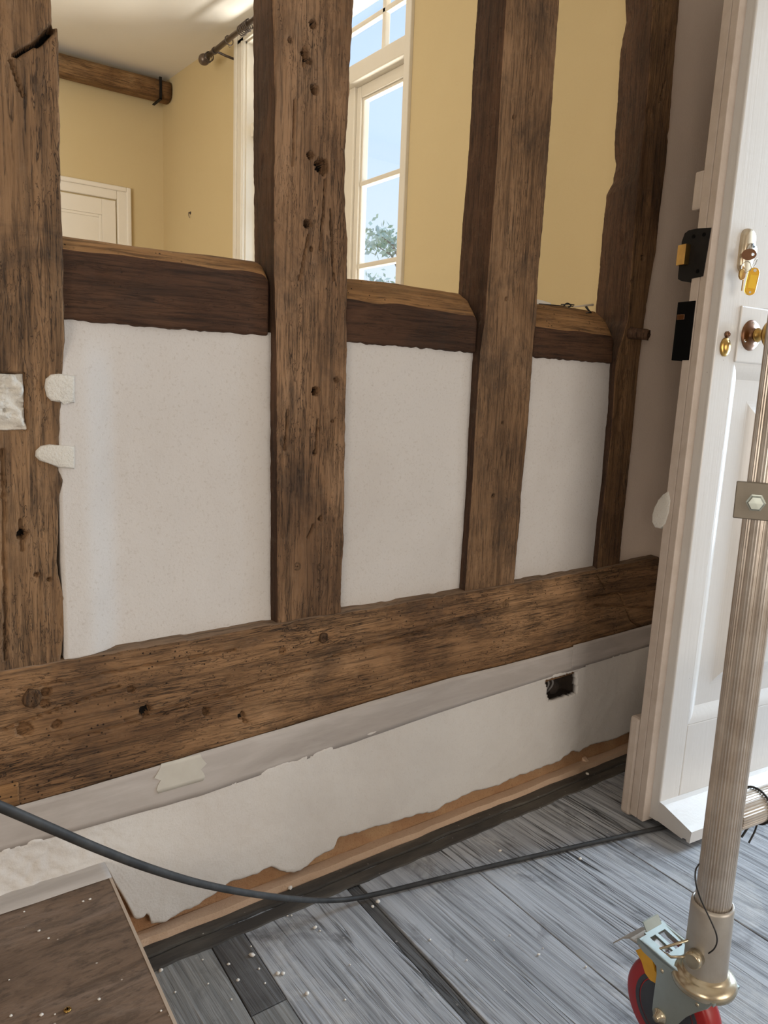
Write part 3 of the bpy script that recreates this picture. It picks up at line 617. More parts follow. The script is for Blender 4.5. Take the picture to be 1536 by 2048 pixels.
# rough white plug in its mortice
nx, nz2 = 50, 60; xs2 = np.linspace(0.02, mx1-0.002, nx); zs2 = np.linspace(mz0+0.002, mz1-0.002, nz2)
X, Z = np.meshgrid(xs2, zs2); em = np.clip(np.minimum(np.minimum(mx1-X, Z-mz0), mz1-Z)/0.006, 0, 1); Y = 1.131 - 0.004*em + em*(fbm(X*60, Z*60, 0, 91, 3)-0.5)*0.022 + em*np.clip(fbm(X*110, Z*110, 2, 95, 2)-0.6, 0, 1)*0.05
idx = np.arange(X.size).reshape(X.shape); Q = np.stack([idx[:-1, :-1], idx[:-1, 1:], idx[1:, 1:], idx[1:, :-1]], -1).reshape(-1, 4)
o = from_arrays('plaster_plug', np.stack([X, Y, Z], -1).reshape(-1, 3), Q, M['rough_plaster'], post1, True); md = o.modifiers.new('thick', 'SOLIDIFY'); md.thickness = 0.012; md.offset = -1
o['label'] = 'rough white plaster plug'
# plaster tabs from panel 1 lapping over post 1
for pts in [[(150, 752), (118, 747), (102, 749), (92, 758), (90, 775), (94, 793), (103, 802), (118, 805), (128, 804), (150, 806)], [(150, 893), (122, 891), (100, 889), (82, 892), (72, 902), (71, 913), (80, 922), (98, 927), (118, 936), (150, 938)]]:
    bm = bmesh.new(); P = [W(px, py, 'y', 1.1225) for px, py in pts]; add_prism(bm, P, (0, 0.03, 0))
    es = [ed for ed in bm.edges if all(v.co.y < 1.1235 for v in ed.verts)]
    bmesh.ops.bevel(bm, geom=es, offset=0.0035, segments=3, profile=0.5, affect='EDGES'); auto_smooth(obj('plaster_tab', bm, M['rough_plaster'], pan1), 60)
# post 2
z = zgrid(0.512)
xl = edge_x([(545, -80), (545, 0), (549, 200), (548, 350), (547, 540), (552, 700), (555, 1242)], POSTY, z, 11, .001)
xr = edge_x([(711, -80), (708, 0), (703, 100), (699, 200), (694, 270), (691, 300), (693, 340), (690, 380), (694, 440), (697, 480), (695, 560), (693, 640), (695, 700), (692, 850), (690, 990), (688, 1090), (685, 1130), (683, 1218)], POSTY, z, 12, .0014)
xbl = edge_x([(505, -80), (505, 0), (504, 290), (507, 520), (510, 700)], 1.212, z, 13, .001); xbl = np.where(z < 1.02, np.interp(1.1, z, xbl), xbl)
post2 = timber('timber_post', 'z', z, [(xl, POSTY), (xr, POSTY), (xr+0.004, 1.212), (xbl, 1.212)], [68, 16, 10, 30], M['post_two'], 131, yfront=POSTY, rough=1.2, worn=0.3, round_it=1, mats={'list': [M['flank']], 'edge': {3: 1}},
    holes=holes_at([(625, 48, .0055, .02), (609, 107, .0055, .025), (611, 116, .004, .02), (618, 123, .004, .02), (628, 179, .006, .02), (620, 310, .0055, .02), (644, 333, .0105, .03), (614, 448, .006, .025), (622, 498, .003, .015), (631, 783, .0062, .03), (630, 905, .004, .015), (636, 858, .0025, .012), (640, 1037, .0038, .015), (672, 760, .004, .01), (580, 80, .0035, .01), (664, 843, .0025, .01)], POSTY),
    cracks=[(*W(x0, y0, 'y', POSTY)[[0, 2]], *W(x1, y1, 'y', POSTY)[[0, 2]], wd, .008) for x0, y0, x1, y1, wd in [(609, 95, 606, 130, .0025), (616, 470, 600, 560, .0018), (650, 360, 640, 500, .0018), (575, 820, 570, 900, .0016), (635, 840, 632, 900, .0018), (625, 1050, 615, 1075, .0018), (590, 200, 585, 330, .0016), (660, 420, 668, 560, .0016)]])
tag(post2, 'tall oak post with nail holes between the first and second white panels', 'post')
for px, py, r in [(594, 1133, .008), (641, 1134, .008)]: knot(post2, px, py, POSTY-0.0005, r, M['post_three'])
# post 3
xl = edge_x([(1018, -80), (1013, 0), (1003, 150), (995, 300), (984, 450), (975, 565), (970, 640), (960, 705), (950, 865), (943, 990), (930, 1175)], POSTY, z, 15, .001)
xr = edge_x([(1124, -80), (1120, 0), (1113, 100), (1108, 175), (1103, 250), (1093, 375), (1080, 525), (1073, 635), (1068, 670), (1063, 740), (1055, 865), (1045, 965), (1040, 1040), (1030, 1155)], POSTY, z, 16, .0014)
xbl = edge_x([(957, -80), (953, 0), (943, 140), (935, 300), (923, 450), (915, 585)], 1.212, z, 17, .001); xbl = np.where(z < 1.02, np.interp(1.12, z, xbl), xbl)
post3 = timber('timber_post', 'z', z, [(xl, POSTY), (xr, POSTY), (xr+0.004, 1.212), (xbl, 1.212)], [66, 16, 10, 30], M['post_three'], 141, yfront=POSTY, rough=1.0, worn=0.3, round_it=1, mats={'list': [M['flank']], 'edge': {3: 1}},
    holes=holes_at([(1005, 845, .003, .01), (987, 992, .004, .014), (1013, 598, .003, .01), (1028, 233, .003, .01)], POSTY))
tag(post3, 'straight-grained oak post between the second and third white panels', 'post')
# post 4
xl = edge_x([(1310, -80), (1305, 0), (1298, 150), (1268, 450), (1255, 640), (1231, 725), (1225, 840), (1215, 940), (1203, 1040), (1194, 1130)], POSTY, z, 19, .0016)
xr = edge_x([(1366, -80), (1360, 0), (1350, 100), (1343, 200), (1333, 325), (1320, 425), (1313, 500), (1303, 550), (1289, 640), (1278, 725), (1263, 890), (1248, 1040), (1240, 1122)], POSTY, z, 20, .0012)
xbl = edge_x([(1256, -80), (1250, 0), (1252, 45), (1240, 100), (1233, 225), (1228, 290), (1230, 320), (1226, 365), (1212, 390), (1210, 410), (1203, 475), (1195, 575), (1190, 625)], 1.235, z, 21, .0022); xbl = np.where(z < 1.04, np.maximum(xl, np.interp(1.13, z, xbl)-0.0), xbl)
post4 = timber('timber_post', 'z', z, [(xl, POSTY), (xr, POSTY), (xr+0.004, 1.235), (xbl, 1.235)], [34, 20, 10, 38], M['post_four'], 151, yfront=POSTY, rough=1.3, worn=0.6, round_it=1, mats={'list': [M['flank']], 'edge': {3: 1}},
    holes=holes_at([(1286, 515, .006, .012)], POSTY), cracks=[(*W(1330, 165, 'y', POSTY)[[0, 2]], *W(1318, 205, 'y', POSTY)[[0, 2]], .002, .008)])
tag(post4, 'rightmost ragged oak post with a broken peg, beside the white door', 'post')
pa, pb = W(1261, 666, 'y', POSTY), W(1289, 669, 'y', POSTY-0.03)
bm = bmesh.new(); ax_ = pb-pa; add_lathe(bm, pa-ax_*0.3, ax_, [(0, .0135), (.012, .0135), (.03, .0125), (.046, .0128), (.052, .0115), (.050, .006), (.047, 0)], 16)
for v in bm.verts: v.co += Vector((rng.normal(0, .0012), rng.normal(0, .0008), rng.normal(0, .0012)))
obj('peg', bm, M['flank'], post4, True)
# mid rails
def rail(x0, x1, fpts, tpts, ytop, label, seed, bot=0.9975):
    t = np.arange(x0, x1, 0.0035); yf = 1.142
    f = np.array([W(*p, 'y', yf) for p in fpts]); g = np.array([W(*p, 'y', ytop) for p in tpts])
    zf = np.interp(t, f[:, 0], f[:, 2]) + (vnoise(t*20, seed, 0, 5)-0.5)*0.005; zt = np.interp(t, g[:, 0], g[:, 2]) + (vnoise(t*16, seed, 3, 5)-0.5)*0.004
    endr = np.clip((t-(x1-0.012))/0.012, 0, 1)**2*0.012; zb = bot + (fbm(t*80, seed, 1, 9, 2)-0.5)*0.004
    o = timber('mid_rail', 'x', t, [(zb, yf), (zf-endr, yf), (zf*0.4+zt*0.6+0.003-endr, yf+(ytop-yf)*.45), (zt-endr, ytop), (zt-endr, 1.215), (zb, 1.215)], [40, 10, 10, 8, 8, 8], M['rail_face'], seed, yfront=yf, rough=0.7, worn=0.3,
               mats={'list': [M['rail_top']], 'edge': {1: 1, 2: 1, 3: 1}})
    return tag(o, label, 'beam')
rail(0.262, 0.5885, [(130, 497), (330, 520), (546, 552)], [(130, 474), (300, 494), (505, 521), (546, 528)], 1.172, 'dark oak rail above the first and largest white panel', 201)
rail(0.7365, 1.0455, [(695, 600), (830, 614), (963, 636)], [(695, 555), (830, 572), (963, 592)], 1.190, 'dark oak rail above the second white panel, below the window', 211)
rail(1.2085, 1.472, [(1070, 655), (1150, 664), (1238, 674)], [(1075, 607), (1130, 613), (1185, 622), (1238, 634)], 1.195, 'short dark oak rail above the third white panel, wire scraps on top', 221)

# ================================================================== TAPE, SCRAPS
def tape(name, label, qa, qb, y, mat, seed, ragged=(0, 0), group=None):
    """flat tape on the wall plane y: qa / qb are top and bottom pixel polylines"""
    a = np.array([W(*p, 'y', y) for p in qa]); b = np.array([W(*p, 'y', y) for p in qb])
    n = 160; x0 = max(a[0, 0], b[0, 0]); x1 = min(a[-1, 0], b[-1, 0]); m = 8; bm = bmesh.new(); rows = []
    for i in range(n):
        f = i/(n-1); row = []
        for j in range(m):
            g = j/(m-1); xx = x0 + (x1-x0)*f
            if ragged[0] or ragged[1]: xx += ((1-f)**8*ragged[0] - f**8*ragged[1])*(vnoise(g*5+seed, seed, 0, 3)-0.2)
            za = np.interp(xx, a[:, 0], a[:, 2]); zb_ = np.interp(xx, b[:, 0], b[:, 2])
            row.append(bm.verts.new((xx, y + (vnoise(xx*30, g*3, seed, 2)-0.5)*0.0012, za*(1-g)+zb_*g)))
        rows.append(row)
    for p, q in zip(rows, rows[1:]):
        for k in range(m-1): bm.faces.new((p[k], q[k], q[k+1], p[k+1]))
    o = obj(name, bm, mat, None, True); md = o.modifiers.new('thick', 'SOLIDIFY'); md.thickness = 0.0006; md.offset = 0
    return tag(o, label, 'tape', group)
ttop = [(-40, 1634), (38, 1611), (160, 1578), (310, 1533), (400, 1505), (560, 1458), (700, 1415), (900, 1356), (1010, 1330), (1175, 1286)]
tbot = [(-60, 1722), (0, 1704), (200, 1648), (400, 1592), (700, 1488), (900, 1418), (1100, 1354), (1180, 1331)]
tape('masking_tape', 'long grey masking tape along the bottom of the oak sill beam', ttop, tbot, SILLY-0.0050, M['tape'], 1)
tape('masking_tape', 'short pale piece of torn masking tape overlapping the long strip at left', [(310, 1531), (412, 1504)], [(305, 1590), (418, 1558)], SILLY-0.0062, M['tape_light'], 5, (0.014, 0.014))
tape('masking_tape', 'short grey masking tape at the dark right end of the sill beam', [(1138, 1293), (1305, 1248)], [(1142, 1338), (1190, 1326), (1305, 1290)], SILLY-0.0060, M['tape'], 9, (0.004, 0))
bm = bmesh.new(); rows = []
for i in range(60):
    x = -0.35 + (sx(1.1)+0.35)*i/59; rows.append([bm.verts.new((min(x, sx(1.132-0.06*g)) if i == 59 else x, 1.134-0.061*g, 0.1757 + (vnoise(x*20, g*2, 3, 1))*0.0008)) for g in (0, .33, .66, 1)])
for p, q in zip(rows, rows[1:]):
    for k in range(3): bm.faces.new((p[k], q[k], q[k+1], p[k+1]))
o = obj('masking_tape', bm, M['tape'], None, True); md = o.modifiers.new('thick', 'SOLIDIFY'); md.thickness = 0.0006; md.offset = 0
tag(o, 'grey masking tape stuck along the edge of the raised brown floor', 'tape')
p = W(135, 2020, 'z', 0.176); bm = bmesh.new(); add_lathe(bm, p, (0, 0, 1), [(0, .0045), (.0008, .0045), (.0016, .0036), (.0018, 0)], 16)
sct = obj('screw', bm, M['brass'], up, True)
bm = bmesh.new(); add_box(bm, p[0]-.0025, p[0]+.0025, p[1]-.0006, p[1]+.0006, p[2]+.0014, p[2]+.002); add_box(bm, p[0]-.0006, p[0]+.0006, p[1]-.0025, p[1]+.0025, p[2]+.0014, p[2]+.002); obj('screw_slot', bm, M['void'], sct)
# scraps on the third rail
def onrail(px, py, y=1.165): return W(px, py, 'y', y)
t_ = thing('wire_offcut', 'pale stick and black wire scraps lying on the right-hand rail', 'wire', tuple(onrail(1130, 612)))
obj('stick', tube([onrail(1146, 613.5), onrail(1165, 611.5), onrail(1186, 609.5)], [.0014, .002, .0026], 8), M['stick'], t_, True)
bm = tube(spline([onrail(1078, 607.5), onrail(1105, 610), onrail(1130, 612), onrail(1152, 613)], 5), .0011, 6)
add_tube(bm, [onrail(1122, 609), onrail(1138, 608.5), onrail(1148, 610)], .0012, 6); add_tube(bm, spline([onrail(1127, 612), onrail(1134, 606.5), onrail(1142, 611), onrail(1137, 615)], 5), .0016, 6)
obj('black_wire', bm, M['wire'], t_, True)
obj('clip', tube([onrail(1172, 613), onrail(1176, 619), onrail(1182, 625), onrail(1172, 626)], [.0028, .0022, .0025, .0012], 7), M['wire'], t_, True)
P = [onrail(1072, 599, 1.2), onrail(1086, 602, 1.2), onrail(1102, 607, 1.2), onrail(1102, 609, 1.19), onrail(1072, 608, 1.19)]
bm = bmesh.new(); add_prism(bm, P, (0, 0.001, 0.0012)); tag(obj('paper_scrap', bm, M['chip']), 'tiny white paper corner behind the wire scraps on the rail', 'paper')

# ================================================================== BACK ROOM THINGS
# ceiling log
t = np.arange(-2.55, 1.745, 0.03); beam = thing('ceiling_beam', 'round brown log beam under the far ceiling with an iron strap', 'beam', (0, 4.68, 2.58))
nn = 20; V = []; cy, cz = 4.70, 2.592
for x in t:
    for k in range(nn):
        a = 2*math.pi*k/nn; ca, sa = math.cos(a), math.sin(a); r = 0.05*(1+0.1*vnoise(x*3, ca, sa, 3))
        V.append((x, cy + math.copysign(abs(ca)**0.7, ca)*r*1.15, cz + (1.60-x)*-0.004 + math.copysign(abs(sa)**0.7, sa)*r*1.08))
idx = np.arange(len(V)).reshape(len(t), nn); Q = np.stack([idx[:-1], idx[1:], np.roll(idx, -1, 1)[1:], np.roll(idx, -1, 1)[:-1]], -1).reshape(-1, 4)
from_arrays('log', np.array(V), Q, M['log'], beam, True, [tuple(idx[0].tolist()), tuple(idx[-1][::-1].tolist())])
bm = bmesh.new(); add_box(bm, 1.668, 1.682, cy-.067, cy-.058, cz-.062, cz+.058); add_box(bm, 1.668, 1.682, cy-.067, cy+.06, cz-.064, cz-.058); obj('iron_strap', bm, M['black_iron'], beam)
# curtain pole
PX, PZ = BX-0.115, 2.515
cp = thing('curtain_pole', 'brown metal curtain pole with ball end above the window', 'curtain pole', (PX, 3.9, PZ))
obj('rod', lathe((PX, 2.15, PZ), (0, 1, 0), [(0, .0125), (1.72, .0125)], 20), M['pole_iron'], cp, True)
bm = bmesh.new(); add_lathe(bm, (PX, 3.865, PZ), (0, 1, 0), [(0, .0165), (.012, .0165), (.014, .011), (.02, .011), (.024, .019), (.034, .026), (.046, .0275), (.058, .024), (.067, .014), (.07, 0)], 20); obj('finial', bm, M['pole_iron'], cp, True)
br = bmesh.new(); add_tube(br, [(PX, 3.775, PZ), (PX+0.06, 3.775, PZ-0.008), (BX-0.006, 3.775, PZ-0.012)], .006, 8); add_box(br, BX-0.012, BX, 3.768, 3.784, PZ-0.085, PZ+0.012, 0.003)
add_lathe(br, (PX, 3.768, PZ), (0, 1, 0), [(0, .016), (.014, .016)], 16); obj('bracket', br, M['ring_iron'], cp)
ringbm = bmesh.new(); add_tube(ringbm, [(0.021*math.cos(a), 0.0, 0.021*math.sin(a)) for a in np.linspace(0, 2*math.pi, 24, endpoint=False)], .0024, 8, True)
add_tube(ringbm, [(0.004*math.cos(a), 0, -0.027+0.004*math.sin(a)) for a in np.linspace(0, 2*math.pi, 12, endpoint=False)], .001, 6, True)
bmesh.ops.recalc_face_normals(ringbm, faces=ringbm.faces); rme = bpy.data.meshes.new('curtain_ring'); ringbm.to_mesh(rme); ringbm.free(); rme.materials.append(M['ring_iron'])
ringspec = [(3.838, 'dark curtain ring next to the ball end of the curtain pole'), (3.855, 'dark curtain ring touching the ball end of the curtain pole'), (3.61, 'single dark curtain ring hanging alone on the pole')] + [(3.475-0.016*k, 'dark curtain ring, %s from the left in the bunch of six beside the oak post' % w_) for k, w_ in enumerate(('first', 'second', 'third', 'fourth', 'fifth', 'last'))]
for k, (y, lab) in enumerate(ringspec):
    o = link('curtain_ring', rme, None, None, True); o.location = (PX, y, PZ-0.0065); o.rotation_euler = (random.uniform(-.12, .12), random.uniform(-.15, .15), random.uniform(-.1, .1)); tag(o, lab, 'curtain ring', 'rings on the curtain pole')
hk = W(381, 426, 'x', BX)
bm = bmesh.new(); add_lathe(bm, (BX, hk[1], hk[2]), (-1, 0, 0), [(0, .009), (.003, .008), (.004, .003), (.012, .003), (.013, 0)], 12); add_tube(bm, [(BX-.011, hk[1], hk[2]), (BX-.012, hk[1], hk[2]-.012), (BX-.005, hk[1], hk[2]-.028)], .002, 6)
tag(obj('wall_hook', bm, M['ring_iron']), 'small dark hook on the yellow wall left of the window', 'hook')
# trees outside
def tree(x, y, zc, rad, n, label, seed, squash=0.8, pts=None):
    r_ = np.random.default_rng(seed); tr = thing('tree', label, 'tree', (x, y, -0.4)); bm = bmesh.new()
    add_tube(bm, spline([(x, y, -0.4), (x+.08, y+.05, zc*0.45), (x-.03, y, zc)], 5), [0.11*(1-k/12) + 0.02 for k in range(11)], 8)
    tips = []
    for k in range(14):
        a = r_.uniform(0, 6.28); h = zc + rad*r_.uniform(-.9, .5)*squash; q = np.array([x+rad*r_.uniform(.4, .95)*math.cos(a), y+rad*r_.uniform(.4, .95)*math.sin(a), h+rad*.45*squash]); tips.append(q)
        add_tube(bm, [(x, y, max(h-rad*.5, 0.5)), tuple((np.array([x, y, h])*.5+q*.5)), tuple(q)], [.03, .02, .006], 6)
    obj('trunk', bm, M['bark'], tr, True); V = []; Fc = []
    for k in range(n):
        c = tips[r_.integers(len(tips))] + r_.normal(0, rad*0.2, 3)
        a = r_.normal(0, 1, 3); a /= np.linalg.norm(a); b = np.cross(a, r_.normal(0, 1, 3)); b /= np.linalg.norm(b); sz = r_.uniform(.05, .09)
        i = len(V); V += [c-a*sz, c+b*sz*.5, c+a*sz, c-b*sz*.5]; Fc.append((i, i+1, i+2, i+3))
    o = from_arrays('foliage', np.array(V), np.array(Fc), M['leaf'], tr, False); o['kind'] = 'stuff'
tree(9.2, 12.15, 3.35, 0.72, 900, 'leafy tree outside the window, taller crown at the right edge', 3, 1.0)
tree(9.9, 14.6, 2.6, 0.8, 900, 'lower leafy tree at the bottom left of the window view', 5)
tree(9.4, 12.9, 2.15, 0.75, 800, 'low bushy tree filling the lowest window pane', 8)

# ================================================================== THE FRONT DOOR
TH = math.radians(6.2); LEAN = 0.026
du = Vector((math.cos(TH), -math.sin(TH), 0)); dn = Vector((-math.sin(TH), -math.cos(TH), 0)); O = Vector((1.385, 0.862, 0)) + du*0.0075
MD = Matrix(((du.x, dn.x, du.x*LEAN, O.x), (du.y, dn.y, du.y*LEAN, O.y), (-LEAN*0.35, 0, 1, 0), (0, 0, 0, 1)))   # local u, v (outward), w
dr = bpy.data.objects.new('door_1', None); col.objects.link(dr); struct(dr); dr.location = tuple(O); bpy.context.view_layer.update()
def D(px, py, v=0.0):
    """door-plane coordinates (u, w) of a measured pixel"""
    n_ = np.array(dn); p0 = np.array(O) + n_*v; d = R @ np.array([px-CX, py-CY, F]); P = CAM + d*((p0-CAM) @ n_)/(d @ n_)
    L = MD.inverted() @ Vector(P); return L.x, L.z
def dob(name, bm, mat, parent=None, smooth=False): return obj(name, bm, mat, parent or dr, smooth, MD)
A, B, T, DW, DH = 0.022, 0.020, 0.059, 0.80, 2.03
SW = 0.061; SU = 0.175; LR0, LR1 = D(1466, 722)[1]-0.002, D(1482, 611)[1]; BR = D(1383, 1448)[1]
bev = 0.003
bm = box(-B, DW, -T, -0.0388, 0.012, DH, 0.002); dob('inner_leaf', bm, M['door_edge'])
bm = box(-B, DW, -0.0380, -A, 0.012, DH, 0.0015); dob('middle_leaf', bm, M['door_edge'])
bm = bmesh.new(); add_prism(bm, [(0, -A-0.0005, 0.02), (SW, -A-0.0005, 0.02), (SW, -A-0.0005, LR1), (SU, -A-0.0005, LR1), (SU, -A-0.0005, DH), (0, -A-0.0005, DH)], (0, A+0.0005, 0))
bmesh.ops.bevel(bm, geom=[ed for ed in bm.edges if all(v.co.y > -0.001 for v in ed.verts)], offset=bev, segments=2, profile=0.5, affect='EDGES'); dob('stile', bm, M['door']); dob('stile', box(DW-SW, DW, -A-0.0005, 0, 0.02, DH, bev), M['door'])
dob('rail', box(SW, DW-SW, -A-0.0005, -0.0004, 0.02, BR, bev), M['door']); dob('rail', box(SW, DW-SW, -A-0.0005, 0.004, LR0, LR1, bev), M['door']); dob('rail', box(SU, DW-SU, -A-0.0005, -0.0004, DH-0.1, DH, bev), M['door'])
dob('stile', box(DW-SU, DW-SW, -A-0.0005, -0.0002, LR1, DH, 0.0006), M['door'])
def bolection(bm, u0, u1, w0, w1, wid, v0, v1):
    """moulding with mitred corners sloping from v1 at the outside to v0 at the inside"""
    for (a, b, c, d) in [((u0, w0), (u1, w0), (u1-wid, w0+wid), (u0+wid, w0+wid)), ((u1, w0), (u1, w1), (u1-wid, w1-wid), (u1-wid, w0+wid)), ((u1, w1), (u0, w1), (u0+wid, w1-wid), (u1-wid, w1-wid)), ((u0, w1), (u0, w0), (u0+wid, w0+wid), (u0+wid, w1-wid))]:
        prev = None
        for k in range(6):
            f = k/5; vv = v1 + (v0-v1)*(1-math.cos(f*math.pi/2)) ; p = (a[0]+(d[0]-a[0])*f, a[1]+(d[1]-a[1])*f); q = (b[0]+(c[0]-b[0])*f, b[1]+(c[1]-b[1])*f)
            cur = (bm.verts.new((p[0], vv, p[1])), bm.verts.new((q[0], vv, q[1])))
            if prev: bm.faces.new((prev[0], prev[1], cur[1], cur[0]))
            prev = cur
for SP, w0, w1 in ((SW, BR, LR0), (SU, LR1, DH-0.1)):
    bm = bmesh.new(); bolection(bm, SP, DW-SP, w0, w1, 0.034, -0.014, -0.0005); dob('panel_moulding', bm, M['door'], smooth=True)
    bm = bmesh.new(); add_box(bm, SP+0.02, DW-SP-0.02, -0.0185, -0.0135, w0+0.02, w1-0.02); bolection(bm, SP+0.075, DW-SP-0.075, w0+0.075, w1-0.075, 0.03, -0.004, -0.0135); add_box(bm, SP+0.105, DW-SP-0.105, -0.0135, -0.004, w0+0.105, w1-0.105); dob('door_panel', bm, M['door'])
# weather bar
wb0, wb1 = 0.022, D(1322, 1603)[1]
bm = bmesh.new(); add_prism(bm, [(0, -0.004, wb0), (0, 0.064, wb0-0.006), (0, 0.066, wb0-0.002), (0, 0.074, wb0-0.002), (0, 0.076, wb0-0.006), (0, 0.083, wb0-0.006), (0, 0.085, wb0+0.020), (0, 0.012, wb1-0.002), (0, 0.0, wb1)], (DW, 0, 0)); dob('weather_bar', bm, M['door'])
# inner kick block, painted lumps
dob('kick_board', box(-B-0.0005, DW, -T-0.028, -T, 0.004, 0.232, 0.007), M['door_edge'])
dob('cover_plate', box(-B+0.001, 0.10, -T-0.021, -T, 1.292, 1.366, 0.004), M['door_edge'])
bm = bmesh.new(); add_prism(bm, [(-B-0.0015, a, b) for a, b in [(-0.054, 0.735), (-0.066, 0.724), (-0.0766, 0.711), (-0.086, 0.695), (-0.0895, 0.678), (-0.088, 0.662), (-0.0788, 0.652), (-0.064, 0.652), (-0.052, 0.664), (-0.046, 0.69), (-0.046, 0.715)]], (0.022, 0, 0)); bmesh.ops.bevel(bm, geom=[ed for ed in bm.edges if all(v.co.x < -B-0.001 for v in ed.verts)], offset=0.004, segments=3, profile=.5, affect='EDGES')
o = auto_smooth(dob('filler_lump', bm, M['rough_plaster']), 60); o['label'] = 'pale lump of filler on the edge'
# rim night latch (black) with brass bolt, rim lock below
ue = -B-0.0012
bm = bmesh.new(); add_prism(bm, [(ue, -0.031, 1.161), (ue, -0.0255, 1.2515), (ue, -0.0565, 1.255), (ue, -0.078, 1.2545), (ue, -0.0868, 1.250), (ue, -0.0916, 1.2353), (ue, -0.0916, 1.170), (ue, -0.0905, 1.1615), (ue, -0.0805, 1.1565), (ue, -0.0592, 1.152), (ue, -0.0592, 1.159)], (0.06, 0, 0))
lt = dob('night_latch', bm, M['black_iron']); lt['label'] = 'black night latch case'
bm = bmesh.new(); add_prism(bm, [(ue-0.013, -0.069, 1.187), (ue-0.013, -0.069, 1.226), (ue-0.002, -0.098, 1.228), (ue-0.002, -0.098, 1.189)], (0.015, -0.0, 0)); dob('bolt', bm, M['brass'], lt)
for v_, w_ in ((-.040, 1.241), (-.064, 1.241), (-.045, 1.172)):
    dob('screw', lathe((ue, v_, w_), (-1, 0, 0), [(0, .004), (.0008, .004), (.001, .0025), (.0002, 0)], 10), M['void'], lt)
bm = box(ue, 0.05, -0.0845, -0.0418, 0.9995, 1.1155, 0.001); lk = dob('rim_lock', bm, M['void']); lk['label'] = 'black rim lock with bolt drawn back'
dob('bolt', box(ue-0.001, 0.02, -0.082, -0.064, 1.080, 1.0905, 0.001), M['bronze'], lk)
# night latch cylinder with key
cu, cw = D(1490, 503); v0 = 0.0
bm = bmesh.new(); n_ = 28
def pill(bm, u, w, hw, hh, prof):
    rings = []
    for v, off in prof:
        ring = []
        for k in range(n_):
            a = 2*math.pi*k/n_; ca, sa = math.cos(a), math.sin(a)
            ring.append(bm.verts.new((u + (hw-off)*ca, v, w + (hh-hw)*(1 if sa > 0 else -1) + (hw-off)*sa if abs(sa) > 1e-6 else w)))
        rings.append(ring)
    for a, c in zip(rings, rings[1:]):
        for k in range(n_): bm.faces.new((a[k], a[(k+1) % n_], c[(k+1) % n_], c[k]))
    bm.faces.new(rings[-1])
pill(bm, cu, cw, 0.020, 0.043, [(0, 0), (0.004, 0.0), (0.008, .002), (0.0105, .005), (0.0115, .008)])
cy_ = dob('cylinder_pull', bm, M['bright_brass'], smooth=True)
bm = bmesh.new(); add_lathe(bm, (cu+0.002, 0.0105, cw), (0, 1, 0), [(0, .0145), (.004, .0145), (.0055, .0125), (.006, 0)], 24); face = dob('cylinder_face', bm, M['steel_key'], cy_, True)
tx = bpy.data.curves.new('lettering', 'FONT'); tx.body = 'Yale'; tx.size = 0.009; tx.align_x = 'CENTER'; tx.extrude = 0.0002
tmp = bpy.data.objects.new('lettering', tx); col.objects.link(tmp); bpy.context.view_layer.update()
tme = bpy.data.meshes.new_from_object(tmp); bpy.data.objects.remove(tmp)
tme.transform(MD @ Matrix(((1, 0, 0, cu+0.002), (0, 0, 1, 0.0168), (0, 1, 0, cw+0.006), (0, 0, 0, 1)))); tme.materials.append(M['void']); link('lettering', tme, None, cy_)
# knob on its rose, swinging keyhole cover
ku, kw = D(1498, 671)
rs = dob('knob_rose', lathe((ku, 0, kw), (0, 1, 0), [(0, .0315), (.003, .0315), (.006, .029), (.0085, .022), (.010, .015), (.014, .0125), (.02, .0125)], 32), M['bronze'], smooth=True)
for a in (90, 210, 330): dob('screw', lathe((ku+.0235*math.cos(math.radians(a)), .0058, kw+.0235*math.sin(math.radians(a))), (0, 1, 0), [(0, .0035), (.0022, .0034), (.0028, .002), (.0016, 0)], 10), M['steel_key'], rs, True)
dob('knob', lathe((ku, 0.016, kw), (0, 1, 0), [(0, .0125), (.004, .0145), (.007, .0125), (.011, .010), (.017, .0095), (.02, .0115), (.024, .019), (.029, .0265), (.036, .030), (.044, .0295), (.051, .024), (.055, .014), (.057, 0)], 32), M['brass'], smooth=True)
eu, ew = D(1449, 694)
bm = bmesh.new(); add_lathe(bm, (eu, 0, ew), (0, 1, 0), [(0, .0145), (.003, .0145), (.0045, .013), (.0045, .011), (.006, .010), (.0085, .006), (.009, 0)], 26)
for v in bm.verts: v.co.z = ew + (v.co.z-ew)*1.28
esc = dob('keyhole_cover', bm, M['brass'], smooth=True)
dob('pivot', lathe((eu+0.001, 0, ew+0.0245), (0, 1, 0), [(0, .0062), (.005, .0062), (.006, .004), (.0045, .002), (.0045, 0)], 16), M['bronze'], esc, True)

